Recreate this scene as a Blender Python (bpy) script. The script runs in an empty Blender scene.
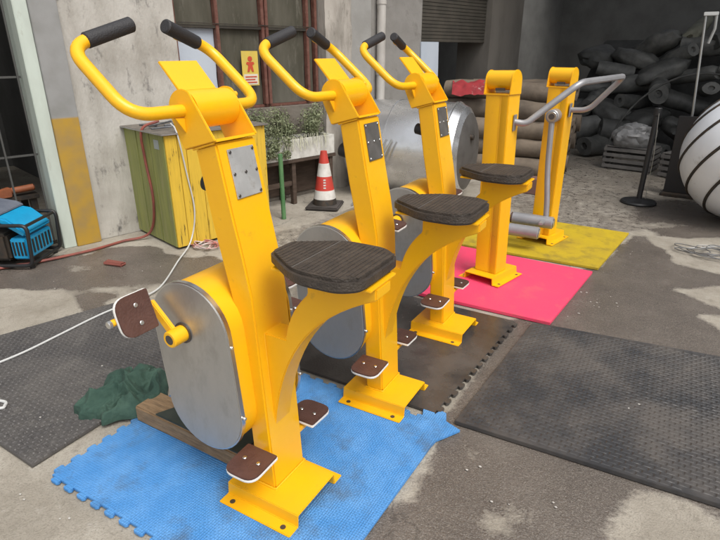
import bpy, bmesh, math, random
import numpy as np
from mathutils import Vector, Matrix
R = math.radians
random.seed(7); rng = np.random.RandomState(7)
scn = bpy.context.scene
col = scn.collection

# ------------------------------------------------------------------ camera
F_PX, PITCH, YAW, H = 538.0, R(22.07), R(30.0), 1.5
cam_d = bpy.data.cameras.new('camera'); cam = bpy.data.objects.new('camera', cam_d); col.objects.link(cam)
cam_d.sensor_fit = 'HORIZONTAL'; cam_d.sensor_width = 36.0; cam_d.lens = F_PX / 720 * 36
cam_d.clip_start = 0.05; cam_d.clip_end = 500
cam.location = (0, 0, H); cam.rotation_euler = (math.pi / 2 - PITCH, 0, YAW)
scn.camera = cam
# ------------------------------------------------------------------ sky, sun, exposure
SUN_EL, SUN_AZ = R(58), R(115)          # azimuth measured clockwise from +Y
w = bpy.data.worlds.new('World'); scn.world = w; w.use_nodes = True
nt = w.node_tree; nt.nodes.clear()
sky = nt.nodes.new('ShaderNodeTexSky'); sky.sky_type = 'NISHITA'; sky.sun_disc = False
sky.sun_elevation = SUN_EL; sky.sun_rotation = SUN_AZ; sky.dust_density = 4.0; sky.air_density = 1.0; sky.ozone_density = 1.0
hs = nt.nodes.new('ShaderNodeHueSaturation'); hs.inputs['Saturation'].default_value = 0.22
bg = nt.nodes.new('ShaderNodeBackground'); bg.inputs['Strength'].default_value = 0.15
wo = nt.nodes.new('ShaderNodeOutputWorld')
nt.links.new(sky.outputs[0], hs.inputs['Color']); nt.links.new(hs.outputs[0], bg.inputs['Color']); nt.links.new(bg.outputs[0], wo.inputs['Surface'])
sd = bpy.data.lights.new('sun', 'SUN'); sd.energy = 1.5; sd.angle = R(30); sd.color = (1.0, 0.95, 0.88)
sun = bpy.data.objects.new('sun', sd); col.objects.link(sun)
sdir = Vector((math.sin(SUN_AZ) * math.cos(SUN_EL), math.cos(SUN_AZ) * math.cos(SUN_EL), math.sin(SUN_EL)))
sun.rotation_euler = sdir.to_track_quat('Z', 'Y').to_euler(); sun.location = (3, -3, 8)
scn.view_settings.view_transform = 'Standard'; scn.view_settings.look = 'None'
scn.view_settings.exposure = 0.42; scn.view_settings.gamma = 1.0; scn.view_settings.use_curve_mapping = False

# ------------------------------------------------------------------ pixel -> ground helpers (photo is 720x540)
_hd = np.array([-math.sin(YAW), math.cos(YAW), 0]); _rt = np.array([math.cos(YAW), math.sin(YAW), 0]); _up = np.array([0, 0, 1.0])
_fw = _hd * math.cos(PITCH) - _up * math.sin(PITCH); _cu = _hd * math.sin(PITCH) + _up * math.cos(PITCH); _C = np.array([0, 0, H])
def at(x, y, z=0.0):
    d = _fw + _rt * (x - 360) / F_PX - _cu * (y - 270) / F_PX
    return Vector(_C + d * (z - H) / d[2])
def onY(x, y, Y):
    d = _fw + _rt * (x - 360) / F_PX - _cu * (y - 270) / F_PX
    return Vector(_C + d * Y / d[1])

# ------------------------------------------------------------------ materials
MATS = {}
def mat(name, color, rough=0.5, metal=0.0, color2=None, nscale=6.0, lo=0.4, hi=0.65, bump=0.0, bscale=60.0, detail=6.0, spec=0.5, coat=0.0,
        stretch=(1, 1, 1), rough2=None, dirt=None, dscale=2.5, dlo=0.55, dhi=0.75, rnd=0.0, coords='Object'):
    if name in MATS: return MATS[name]
    m = bpy.data.materials.new(name); m.use_nodes = True; MATS[name] = m
    t = m.node_tree; N = t.nodes; L = t.links; b = N['Principled BSDF']
    b.inputs['Base Color'].default_value = (*color, 1); b.inputs['Roughness'].default_value = rough; b.inputs['Metallic'].default_value = metal
    b.inputs['Specular IOR Level'].default_value = spec; b.inputs['Coat Weight'].default_value = coat; b.inputs['Coat Roughness'].default_value = 0.15
    tc = N.new('ShaderNodeTexCoord'); mp = N.new('ShaderNodeMapping'); mp.inputs['Scale'].default_value = stretch
    L.new(tc.outputs[coords], mp.inputs['Vector'])
    if rnd:
        oi = N.new('ShaderNodeObjectInfo'); vm = N.new('ShaderNodeVectorMath'); vm.operation = 'SCALE'
        cx = N.new('ShaderNodeCombineXYZ'); 
        for k in range(3): L.new(oi.outputs['Random'], cx.inputs[k])
        L.new(cx.outputs[0], vm.inputs[0]); vm.inputs['Scale'].default_value = 37.0
        L.new(vm.outputs[0], mp.inputs['Location'])
    src = None
    if color2 is not None:
        n = N.new('ShaderNodeTexNoise'); n.inputs['Scale'].default_value = nscale; n.inputs['Detail'].default_value = detail; n.inputs['Roughness'].default_value = 0.62
        L.new(mp.outputs[0], n.inputs['Vector'])
        r = N.new('ShaderNodeValToRGB'); r.color_ramp.elements[0].position = lo; r.color_ramp.elements[1].position = hi
        r.color_ramp.elements[0].color = (*color, 1); r.color_ramp.elements[1].color = (*color2, 1)
        L.new(n.outputs['Fac'], r.inputs['Fac']); src = r.outputs['Color']
        if rough2 is not None:
            mr = N.new('ShaderNodeMapRange'); mr.inputs['From Min'].default_value = lo; mr.inputs['From Max'].default_value = hi
            mr.inputs['To Min'].default_value = rough; mr.inputs['To Max'].default_value = rough2
            L.new(n.outputs['Fac'], mr.inputs['Value']); L.new(mr.outputs[0], b.inputs['Roughness'])
    if dirt is not None:
        n2 = N.new('ShaderNodeTexNoise'); n2.inputs['Scale'].default_value = dscale; n2.inputs['Detail'].default_value = 9; n2.inputs['Roughness'].default_value = 0.7
        L.new(mp.outputs[0], n2.inputs['Vector'])
        mr = N.new('ShaderNodeMapRange'); mr.inputs['From Min'].default_value = dlo; mr.inputs['From Max'].default_value = dhi
        L.new(n2.outputs['Fac'], mr.inputs['Value'])
        mx = N.new('ShaderNodeMix'); mx.data_type = 'RGBA'; L.new(mr.outputs[0], mx.inputs['Factor'])
        if src: L.new(src, mx.inputs['A'])
        else: mx.inputs['A'].default_value = (*color, 1)
        mx.inputs['B'].default_value = (*dirt, 1); src = mx.outputs['Result']
    if rnd and src is None:
        pass
    if rnd:
        hv = N.new('ShaderNodeHueSaturation'); mr = N.new('ShaderNodeMapRange'); mr.inputs['To Min'].default_value = 1 - rnd; mr.inputs['To Max'].default_value = 1 + rnd
        L.new(oi.outputs['Random'], mr.inputs['Value']); L.new(mr.outputs[0], hv.inputs['Value'])
        if src: L.new(src, hv.inputs['Color'])
        else: hv.inputs['Color'].default_value = (*color, 1)
        src = hv.outputs[0]
    if src: L.new(src, b.inputs['Base Color'])
    if bump:
        n3 = N.new('ShaderNodeTexNoise'); n3.inputs['Scale'].default_value = bscale; n3.inputs['Detail'].default_value = 5
        L.new(mp.outputs[0], n3.inputs['Vector'])
        bp = N.new('ShaderNodeBump'); bp.inputs['Strength'].default_value = bump; bp.inputs['Distance'].default_value = 0.01
        L.new(n3.outputs['Fac'], bp.inputs['Height']); L.new(bp.outputs[0], b.inputs['Normal'])
    return m

M_YEL = mat('yellow_powder_coat', (0.86, 0.455, 0.006), 0.28, color2=(0.81, 0.41, 0.008), nscale=5, lo=0.35, hi=0.7, rough2=0.5, bump=0.05, bscale=120, spec=0.5, dirt=(0.40, 0.20, 0.03), dscale=16, dlo=0.63, dhi=0.82)
M_STEEL = mat('satin_steel', (0.44, 0.43, 0.41), 0.36, 0.72, color2=(0.41, 0.40, 0.38), nscale=6, bump=0.015, bscale=80, rough2=0.46, stretch=(3, 1, 1.5), dirt=(0.31, 0.29, 0.26), dscale=3, dlo=0.55, dhi=0.85)
M_RIM = mat('bright_steel', (0.62, 0.62, 0.61), 0.28, 1.0)
M_BOLT = mat('bolt_steel', (0.72, 0.72, 0.70), 0.3, 1.0)
M_DBOLT = mat('dark_bolt', (0.10, 0.09, 0.085), 0.4, 0.6)
M_GRIP = mat('black_rubber_grip', (0.022, 0.021, 0.023), 0.62, bump=0.3, bscale=260)
M_SEAT = mat('dark_rubber_seat', (0.040, 0.032, 0.026), 0.5, color2=(0.060, 0.047, 0.037), nscale=24, bump=0.5, bscale=150, dirt=(0.075, 0.062, 0.05), dscale=9, dlo=0.58, dhi=0.85)
M_PED = mat('brown_pedal_board', (0.075, 0.034, 0.026), 0.42, color2=(0.095, 0.045, 0.035), nscale=25, bump=0.25, bscale=170)
M_WHT = mat('white_board_edge', (0.72, 0.71, 0.68), 0.5)
M_PLATE = mat('silver_plate', (0.50, 0.50, 0.49), 0.42, 0.5, color2=(0.62, 0.62, 0.61), nscale=9, dirt=(0.36, 0.33, 0.29), dscale=30, dlo=0.55, dhi=0.8)
M_DPLATE = mat('grey_plate', (0.13, 0.125, 0.115), 0.45, 0.4, color2=(0.18, 0.17, 0.16), nscale=14)
M_GREYT = mat('grey_painted_tube', (0.33, 0.33, 0.34), 0.36, 0.35, color2=(0.28, 0.28, 0.29), nscale=9)
M_BLACK = mat('black_plastic', (0.014, 0.014, 0.015), 0.45, bump=0.1, bscale=90)
M_DIRTY = mat('dark_metal', (0.035, 0.033, 0.03), 0.55, 0.3, color2=(0.07, 0.05, 0.035), nscale=20)

def checker_bump(m, scale, strength, kind='diamond'):
    t = m.node_tree; N = t.nodes; L = t.links; b = N['Principled BSDF']
    tc = N.new('ShaderNodeTexCoord'); sp = N.new('ShaderNodeSeparateXYZ'); L.new(tc.outputs['Object'], sp.inputs[0])
    def sinu(sock, s):
        a = N.new('ShaderNodeMath'); a.operation = 'MULTIPLY'; a.inputs[1].default_value = s; L.new(sock, a.inputs[0])
        c = N.new('ShaderNodeMath'); c.operation = 'SINE'; L.new(a.outputs[0], c.inputs[0]); return c.outputs[0]
    def op(o, a, bb):
        c = N.new('ShaderNodeMath'); c.operation = o
        if isinstance(a, (int, float)): c.inputs[0].default_value = a
        else: L.new(a, c.inputs[0])
        if isinstance(bb, (int, float)): c.inputs[1].default_value = bb
        else: L.new(bb, c.inputs[1])
        return c.outputs[0]
    if kind == 'diamond':
        p = op('ADD', sp.outputs[0], sp.outputs[1]); q = op('SUBTRACT', sp.outputs[0], sp.outputs[1])
    else:
        p, q = sp.outputs[0], sp.outputs[1]
    h = op('MULTIPLY', sinu(p, scale), sinu(q, scale))
    if kind == 'weave':
        # alternating ribs: fine ridges whose direction swaps by checker cell
        chk = op('GREATER_THAN', h, 0.0)
        r1 = sinu(p, scale * 4); r2 = sinu(q, scale * 4)
        h = op('ADD', op('MULTIPLY', chk, r1), op('MULTIPLY', op('SUBTRACT', 1.0, chk), r2))
    else:
        h = op('SMOOTH_MAX', h, 0.0); 
    n3 = N.new('ShaderNodeTexNoise'); n3.inputs['Scale'].default_value = 90; L.new(tc.outputs['Object'], n3.inputs['Vector'])
    h2 = op('ADD', h, op('MULTIPLY', n3.outputs['Fac'], 0.7))
    bp = N.new('ShaderNodeBump'); bp.inputs['Strength'].default_value = strength; bp.inputs['Distance'].default_value = 0.004
    L.new(h2, bp.inputs['Height']); L.new(bp.outputs[0], b.inputs['Normal'])
    return m

M_BLUE = checker_bump(mat('blue_foam', (0.060, 0.235, 0.54), 0.58, color2=(0.10, 0.29, 0.60), nscale=7, dirt=(0.075, 0.115, 0.165), dscale=4.0, dlo=0.50, dhi=0.74, coords='Object'), 330, 0.55)
M_PINK = mat('pink_rubber', (0.84, 0.060, 0.150), 0.5, color2=(0.76, 0.066, 0.15), nscale=4, bump=0.3, bscale=160, dirt=(0.50, 0.13, 0.14), dscale=5, dlo=0.54, dhi=0.8)
M_YMAT = mat('yellow_mat_foam', (0.50, 0.36, 0.012), 0.6, color2=(0.42, 0.30, 0.02), nscale=5, bump=0.3, bscale=90, dirt=(0.20, 0.15, 0.03), dscale=6, dlo=0.5, dhi=0.72)
M_BMAT = checker_bump(mat('black_rubber_mat', (0.042, 0.042, 0.044), 0.30, color2=(0.085, 0.076, 0.069), nscale=2.6, lo=0.40, hi=0.62, rough2=0.6, dirt=(0.13, 0.115, 0.10), dscale=9, dlo=0.58, dhi=0.85), 82, 0.25)
M_WMAT = checker_bump(mat('black_woven_mat', (0.060, 0.057, 0.057), 0.5, color2=(0.10, 0.093, 0.087), nscale=2.0, rough2=0.65, dirt=(0.16, 0.15, 0.135), dscale=6, dlo=0.55, dhi=0.85), 125, 0.3, 'weave')
M_DMAT = mat('brown_black_foam_mat', (0.046, 0.042, 0.040), 0.12, color2=(0.088, 0.079, 0.072), nscale=3.0, lo=0.42, hi=0.66, rough2=0.38, bump=0.1, bscale=90)

# ------------------------------------------------------------------ mesh helpers
def finish(name, bm, m, parent=None, smooth=True, loc=None, rot=None, angle=38):
    bmesh.ops.recalc_face_normals(bm, faces=bm.faces[:])
    me = bpy.data.meshes.new(name); bm.to_mesh(me); bm.free()
    if smooth:
        me.polygons.foreach_set('use_smooth', [True] * len(me.polygons))
        try: me.set_sharp_from_angle(angle=R(angle))
        except Exception: pass
    o = bpy.data.objects.new(name, me); col.objects.link(o)
    if m is not None: me.materials.append(m)
    if parent is not None: o.parent = parent
    if loc is not None: o.location = loc
    if rot is not None: o.rotation_euler = rot
    return o
def tag(o, label, cat, group=None, kind=None):
    if label: o['label'] = label
    if cat: o['category'] = cat
    if group: o['group'] = group
    if kind: o['kind'] = kind
    return o
def empty(name, loc=(0, 0, 0), rz=0.0, label=None, cat=None, group=None):
    e = bpy.data.objects.new(name, None); e.empty_display_size = 0.1; col.objects.link(e)
    e.location = loc; e.rotation_euler = (0, 0, rz)
    return tag(e, label, cat, group)
def bevel(bm, wd, seg=2):
    if wd > 0: bmesh.ops.bevel(bm, geom=bm.edges[:], offset=wd, segments=seg, affect='EDGES', clamp_overlap=True)
def box(name, lo, hi, m, parent=None, bev=0.0, loc=None, rot=None, seg=2):
    bm = bmesh.new(); lo = Vector(lo); hi = Vector(hi)
    bmesh.ops.create_cube(bm, size=1.0, matrix=Matrix.Translation((lo + hi) / 2) @ Matrix.Diagonal((*(hi - lo), 1)))
    bevel(bm, bev, seg)
    return finish(name, bm, m, parent, True, loc, rot)
def add_prism(bm, poly, a, b, axis='y'):
    def P(p, d):
        if axis == 'y': return (p[0], d, p[1])
        if axis == 'z': return (p[0], p[1], d)
        return (d, p[0], p[1])
    va = [bm.verts.new(P(p, a)) for p in poly]; vb = [bm.verts.new(P(p, b)) for p in poly]
    n = len(poly)
    bm.faces.new(va); bm.faces.new(vb[::-1])
    for i in range(n): bm.faces.new((va[i], va[(i + 1) % n], vb[(i + 1) % n], vb[i]))
def prism(name, poly, a, b, m, parent=None, axis='y', bev=0.0, loc=None, rot=None, angle=38):
    bm = bmesh.new(); add_prism(bm, poly, a, b, axis)
    bmesh.ops.recalc_face_normals(bm, faces=bm.faces[:])
    if bev:
        es = [e for e in bm.edges if len(e.link_faces) == 2 and e.calc_face_angle(0) > R(30)]
        bmesh.ops.bevel(bm, geom=es, offset=bev, segments=2, affect='EDGES', clamp_overlap=True)
    return finish(name, bm, m, parent, True, loc, rot, angle)
def fillet(pts, rad, n=6):
    pts = [Vector(p) for p in pts]; out = [pts[0]]
    for i in range(1, len(pts) - 1):
        a, b, c = pts[i - 1], pts[i], pts[i + 1]
        u = (a - b); v = (c - b); r = min(rad, u.length * 0.45, v.length * 0.45)
        u.normalize(); v.normalize()
        p0 = b + u * r; p1 = b + v * r
        for k in range(n + 1):
            t = k / n
            out.append((1 - t) ** 2 * p0 + 2 * t * (1 - t) * b + t * t * p1)
    out.append(pts[-1]); return out
def catmull(pts, n=8):
    pts = [Vector(p) for p in pts]; P = [pts[0] * 2 - pts[1]] + pts + [pts[-1] * 2 - pts[-2]]; out = []
    for i in range(1, len(P) - 2):
        for k in range(n):
            t = k / n
            out.append(0.5 * ((2 * P[i]) + (P[i + 1] - P[i - 1]) * t + (2 * P[i - 1] - 5 * P[i] + 4 * P[i + 1] - P[i + 2]) * t * t + (3 * P[i] - P[i - 1] - 3 * P[i + 1] + P[i + 2]) * t ** 3))
    out.append(pts[-1]); return out
def add_tube(bm, pts, rad, seg=12, cap=True):
    pts = [Vector(p) for p in pts]; n = len(pts)
    rads = rad if isinstance(rad, (list, tuple)) else [rad] * n
    tan = []
    for i in range(n):
        d = pts[min(i + 1, n - 1)] - pts[max(i - 1, 0)]
        tan.append(d.normalized())
    up = Vector((0, 0, 1)) if abs(tan[0].z) < 0.9 else Vector((1, 0, 0))
    nrm = (up - tan[0] * up.dot(tan[0])).normalized(); rings = []
    for i in range(n):
        nrm = (nrm - tan[i] * nrm.dot(tan[i])).normalized(); bi = tan[i].cross(nrm)
        rings.append([bm.verts.new(pts[i] + (nrm * math.cos(2 * math.pi * k / seg) + bi * math.sin(2 * math.pi * k / seg)) * rads[i]) for k in range(seg)])
    for i in range(n - 1):
        for k in range(seg): bm.faces.new((rings[i][k], rings[i][(k + 1) % seg], rings[i + 1][(k + 1) % seg], rings[i + 1][k]))
    if cap: bm.faces.new(rings[0]); bm.faces.new(rings[-1][::-1])
def tube(name, pts, rad, m, parent=None, seg=12, loc=None, rot=None):
    bm = bmesh.new(); add_tube(bm, pts, rad, seg); return finish(name, bm, m, parent, True, loc, rot)
def add_cyl(bm, a, b, r, seg=20, ch=0.0):
    a = Vector(a); b = Vector(b); d = (b - a).normalized()
    if ch: add_tube(bm, [a, a + d * ch * 0.01, a + d * ch, b - d * ch, b - d * ch * 0.01, b], [r - ch, r - ch, r, r, r - ch, r - ch], seg)
    else: add_tube(bm, [a, b], r, seg)
def cyl(name, a, b, r, m, parent=None, seg=20, ch=0.0, loc=None, rot=None):
    bm = bmesh.new(); add_cyl(bm, a, b, r, seg, ch); return finish(name, bm, m, parent, True, loc, rot)
def copy_tree(o, parent=None):
    c = o.copy(); col.objects.link(c); c.parent = parent
    for ch in o.children: copy_tree(ch, c)
    return c
def share(o, parent, loc, rot=None):
    c = o.copy(); col.objects.link(c); c.parent = parent; c.location = loc
    if rot is not None: c.rotation_euler = rot
    return c

# value noise for python-side shaping
_perm = rng.rand(64, 64)
def vnoise(x, y):
    xi = np.floor(x).astype(int); yi = np.floor(y).astype(int); fx = x - xi; fy = y - yi
    fx = fx * fx * (3 - 2 * fx); fy = fy * fy * (3 - 2 * fy)
    g = lambda i, j: _perm[i % 64, j % 64]
    return (g(xi, yi) * (1 - fx) + g(xi + 1, yi) * fx) * (1 - fy) + (g(xi, yi + 1) * (1 - fx) + g(xi + 1, yi + 1) * fx) * fy
def fbm(x, y, o=4):
    s = 0; a = 0.5
    for k in range(o): s = s + a * (vnoise(x * 2 ** k + 13 * k, y * 2 ** k + 7 * k) - 0.5); a *= 0.55
    return s

# ================================================================== GROUND
def inside(px, py, poly):
    r = np.zeros(px.shape, bool); n = len(poly)
    for i in range(n):
        x0, y0 = poly[i]; x1, y1 = poly[(i + 1) % n]
        c = ((y0 > py) != (y1 > py)) & (px < (x1 - x0) * (py - y0) / (y1 - y0 + 1e-12) + x0)
        r ^= c
    return r
def make_ground():
    st = 0.04; xs = np.arange(-6, 4.001, st); ys = np.arange(-0.5, 9.501, st)
    X, Y = np.meshgrid(xs, ys)
    gp = lambda l: [tuple(at(*p))[:2] for p in l]
    wx = X + fbm(X * 2.5, Y * 2.5) * 0.5; wy = Y + fbm(X * 2.5 + 30, Y * 2.5 + 9) * 0.5
    wet_shade_polys = [
        ([(-60, 262), (60, 252), (128, 246), (190, 262), (225, 268), (180, 285), (110, 306), (60, 322), (96, 300), (40, 284), (-60, 296)], 0.95),
        ([(500, 340), (560, 290), (590, 268), (622, 236), (720, 222), (900, 230), (900, 420), (720, 362)], 0.85),
        ([(430, 400), (545, 430), (760, 505), (760, 640), (330, 640), (365, 540)], 0.72),
        ([(640, 200), (900, 205), (900, 228), (640, 224)], 0.75),
        ([(500, 150), (900, 140), (900, 236), (560, 232), (480, 200)], 0.47),  # shade under the hall roof, painted into the mask
        ([(425, 425), (462, 445), (575, 335), (530, 310), (500, 330)], 0.75),
        ([(230, 245), (330, 215), (420, 200), (470, 230), (430, 330), (260, 330)], 0.45),
        ([(560, 172), (640, 168), (650, 180), (560, 184)], 0.3)]
    dry_polys = [
        ([(640, 498), (720, 520), (760, 560), (600, 560), (625, 520)], 0.75), ([(468, 508), (484, 506), (510, 545), (470, 545)], 0.8), ([(500, 510), (530, 512), (560, 545), (530, 545)], 0.5), ([(452, 446), (470, 452), (480, 470), (455, 466)], 0.35),
        ([(636, 236), (720, 238), (760, 262), (720, 276), (676, 262)], 0.85),
        ([(672, 286), (760, 288), (760, 312), (715, 306)], 0.8),
        ([(690, 312), (760, 318), (760, 352), (728, 338)], 0.8),
        ([(45, 283), (130, 287), (140, 296), (60, 294)], 0.5), ([(55, 263), (90, 264), (100, 272), (60, 270)], 0.5), ([(100, 290), (170, 280), (180, 288), (120, 300)], 0.5)]
    W = np.zeros_like(X)
    for p, v in wet_shade_polys: W = np.maximum(W, inside(wx, wy, gp(p)) * v)
    for p, v in dry_polys: W = np.where(inside(X + (wx - X) * 0.5, Y + (wy - Y) * 0.5, gp(p)), W * (1 - v), W)
    for _ in range(2):
        Wp = np.pad(W, 1, mode='edge'); W = (Wp[:-2, 1:-1] + Wp[2:, 1:-1] + Wp[1:-1, :-2] + Wp[1:-1, 2:] + 2 * W) / 6
    Z = fbm(X * 1.3, Y * 1.3) * 0.006
    far = [(-60, -60), (60, -60), (60, 60), (-60, 60)]
    ny, nx = X.shape
    verts = np.stack([X, Y, Z], -1).reshape(-1, 3)
    idx = np.arange(nx * ny).reshape(ny, nx)
    faces = np.stack([idx[:-1, :-1], idx[:-1, 1:], idx[1:, 1:], idx[1:, :-1]], -1).reshape(-1, 4).tolist()
    vl = verts.tolist(); b = len(vl)
    vl += [(x, y, 0.0) for x, y in far]
    c = [idx[0, 0], idx[0, -1], idx[-1, -1], idx[-1, 0]]
    faces += [[b, b + 1, int(c[1]), int(c[0])], [b + 1, b + 2, int(c[2]), int(c[1])], [b + 2, b + 3, int(c[3]), int(c[2])], [b + 3, b, int(c[0]), int(c[3])]]
    me = bpy.data.meshes.new('yard_ground'); me.from_pydata(vl, [], faces)
    a = me.attributes.new('wet', 'FLOAT', 'POINT'); a.data.foreach_set('value', np.concatenate([W.reshape(-1), [0.2] * 4]).astype(np.float32))  # mask holds wet patches and the painted roof shade
    me.polygons.foreach_set('use_smooth', [True] * len(me.polygons))
    o = bpy.data.objects.new('yard_ground', me); col.objects.link(o)
    m = bpy.data.materials.new('yard_concrete'); m.use_nodes = True; t = m.node_tree; N = t.nodes; L = t.links; bs = N['Principled BSDF']
    tc = N.new('ShaderNodeTexCoord')
    def noise(s, d=8, r=0.62):
        n = N.new('ShaderNodeTexNoise'); n.inputs['Scale'].default_value = s; n.inputs['Detail'].default_value = d; n.inputs['Roughness'].default_value = r
        L.new(tc.outputs['Object'], n.inputs['Vector']); return n.outputs['Fac']
    def ramp(f, stops):
        r = N.new('ShaderNodeValToRGB'); e = r.color_ramp.elements
        e[0].position, e[0].color = stops[0][0], (*stops[0][1], 1); e[1].position, e[1].color = stops[-1][0], (*stops[-1][1], 1)
        for p, c in stops[1:-1]: k = e.new(p); k.color = (*c, 1)
        L.new(f, r.inputs['Fac']); return r.outputs['Color']
    def mixc(f, a, b_, mode='MIX'):
        x = N.new('ShaderNodeMix'); x.data_type = 'RGBA'; x.blend_type = mode
        if isinstance(f, float): x.inputs['Factor'].default_value = f
        else: L.new(f, x.inputs['Factor'])
        for s, v in (('A', a), ('B', b_)):
            if isinstance(v, tuple): x.inputs[s].default_value = (*v, 1)
            else: L.new(v, x.inputs[s])
        return x.outputs['Result']
    def math_(op, a, b_):
        x = N.new('ShaderNodeMath'); x.operation = op
        for k, v in ((0, a), (1, b_)):
            if isinstance(v, (int, float)): x.inputs[k].default_value = v
            else: L.new(v, x.inputs[k])
        return x.outputs[0]
    def rangev(v, a, b_, c, d):
        x = N.new('ShaderNodeMapRange'); L.new(v, x.inputs['Value'])
        for k, q in (('From Min', a), ('From Max', b_), ('To Min', c), ('To Max', d)): x.inputs[k].default_value = q
        return x.outputs[0]
    dry = ramp(noise(2.3), [(0.3, (0.23, 0.205, 0.165)), (0.5, (0.33, 0.30, 0.25)), (0.7, (0.41, 0.38, 0.325))])
    dry = mixc(rangev(noise(22, 6), 0.52, 0.74, 0, 0.55), dry, (0.17, 0.15, 0.12))
    dry = mixc(rangev(noise(140, 3), 0.5, 0.72, 0, 0.6), dry, (0.15, 0.13, 0.105))
    dry = mixc(rangev(noise(9, 9, 0.75), 0.58, 0.72, 0, 0.5), dry, (0.48, 0.46, 0.42))
    wet_shadec = ramp(noise(3.1), [(0.3, (0.092, 0.078, 0.067)), (0.55, (0.130, 0.111, 0.095)), (0.75, (0.175, 0.154, 0.132))])
    wet_shadec = mixc(rangev(noise(60, 4), 0.52, 0.72, 0, 0.6), wet_shadec, (0.20, 0.175, 0.15))
    wet_shadec = mixc(rangev(noise(170, 3), 0.52, 0.68, 0, 0.7), wet_shadec, (0.26, 0.235, 0.205))  # pale specks painted in as glints of the wet surface
    wet_shadec = mixc(rangev(noise(110, 3), 0.54, 0.70, 0, 0.6), wet_shadec, (0.05, 0.042, 0.036))
    at_ = N.new('ShaderNodeAttribute'); at_.attribute_name = 'wet'  # wet patches plus painted roof shade
    fac = math_('ADD', at_.outputs['Fac'], math_('MULTIPLY', math_('SUBTRACT', noise(14, 8), 0.5), 0.55))
    fac = math_('ADD', fac, math_('MULTIPLY', math_('SUBTRACT', noise(55, 8, 0.7), 0.5), 0.45))
    fac = rangev(fac, 0.34, 0.56, 0, 1)
    vo = N.new('ShaderNodeTexVoronoi'); vo.feature = 'DISTANCE_TO_EDGE'; vo.inputs['Scale'].default_value = 0.55
    wn = N.new('ShaderNodeTexNoise'); wn.inputs['Scale'].default_value = 2.2; wn.inputs['Detail'].default_value = 7; L.new(tc.outputs['Object'], wn.inputs['Vector'])
    va = N.new('ShaderNodeVectorMath'); va.operation = 'MULTIPLY_ADD'; L.new(wn.outputs['Color'], va.inputs[0]); va.inputs[1].default_value = (0.9, 0.9, 0); L.new(tc.outputs['Object'], va.inputs[2])
    L.new(va.outputs[0], vo.inputs['Vector'])
    crack = rangev(vo.outputs['Distance'], 0.0, 0.005, 0.45, 0.0)
    basec = mixc(fac, dry, wet_shadec); basec = mixc(crack, basec, (0.035, 0.03, 0.026)); L.new(basec, bs.inputs['Base Color'])
    ro = math_('ADD', rangev(fac, 0, 1, 0.85, 0.22), math_('MULTIPLY', math_('SUBTRACT', noise(5), 0.5), 0.5))
    L.new(ro, bs.inputs['Roughness'])
    bp = N.new('ShaderNodeBump'); bp.inputs['Strength'].default_value = 0.6; bp.inputs['Distance'].default_value = 0.01
    hh = math_('ADD', math_('MULTIPLY', noise(45, 8), 0.8), math_('MULTIPLY', noise(150, 3), 0.8)); L.new(hh, bp.inputs['Height']); L.new(bp.outputs[0], bs.inputs['Normal'])
    me.materials.append(m); tag(o, None, None, kind='structure')
make_ground()

# ================================================================== WORKSHOP BUILDING (facade on the left)
A_W = R(15); W0 = Vector((-4.13, 2.68, 0)); U = Vector((math.sin(A_W), math.cos(A_W), 0)); IN = Vector((-math.cos(A_W), math.sin(A_W), 0))
ROTW = math.pi / 2 - A_W
M_MOLD = mat('mouldy_plaster', (0.46, 0.44, 0.40), 0.9, color2=(0.27, 0.25, 0.215), nscale=2.4, lo=0.42, hi=0.72, bump=0.4, bscale=40, detail=9, stretch=(1.5, 1, 0.75), dirt=(0.095, 0.09, 0.085), dscale=6, dlo=0.555, dhi=0.70)
M_ROUGH = mat('torn_plaster', (0.40, 0.37, 0.33), 0.95, color2=(0.24, 0.22, 0.19), nscale=6, bump=0.9, bscale=14, stretch=(1, 1, 0.35), dirt=(0.12, 0.11, 0.09), dscale=7, dlo=0.55, dhi=0.7)
M_GWALL = mat('grey_wall_render', (0.245, 0.235, 0.22), 0.9, color2=(0.20, 0.19, 0.175), nscale=2.5, bump=0.25, bscale=40, dirt=(0.13, 0.12, 0.105), dscale=4, dlo=0.55, dhi=0.75)
M_DADO = mat('stained_dado', (0.17, 0.15, 0.125), 0.9, color2=(0.10, 0.085, 0.07), nscale=4, bump=0.4, bscale=30)
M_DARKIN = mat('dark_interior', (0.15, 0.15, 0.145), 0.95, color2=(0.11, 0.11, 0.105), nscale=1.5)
M_JAMB = mat('pale_green_jamb', (0.50, 0.56, 0.50), 0.6, color2=(0.42, 0.46, 0.41), nscale=5, stretch=(1, 1, 0.3), dirt=(0.25, 0.22, 0.16), dscale=6, dlo=0.6, dhi=0.75)
M_RED = mat('redbrown_frame', (0.115, 0.042, 0.030), 0.6, color2=(0.16, 0.075, 0.055), nscale=20, dirt=(0.30, 0.27, 0.24), dscale=40, dlo=0.64, dhi=0.72)
M_PANE = mat('dusty_dark_pane', (0.072, 0.068, 0.052), 0.16, color2=(0.115, 0.108, 0.086), nscale=2.0, stretch=(2, 1, 0.5), dirt=(0.20, 0.19, 0.16), dscale=6, dlo=0.56, dhi=0.8, bump=0.35, bscale=6)
M_PALE = mat('pale_blue_board', (0.45, 0.50, 0.56), 0.55, color2=(0.40, 0.45, 0.52), nscale=3)
M_PIPE = mat('pale_pvc', (0.48, 0.46, 0.43), 0.5, color2=(0.38, 0.36, 0.33), nscale=6, stretch=(1, 1, 0.4), dirt=(0.2, 0.17, 0.14), dscale=12, dlo=0.6, dhi=0.75)
M_SHUT = mat('rusty_dark_shutter', (0.060, 0.054, 0.044), 0.7, 0.2, color2=(0.085, 0.075, 0.06), nscale=5)
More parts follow.
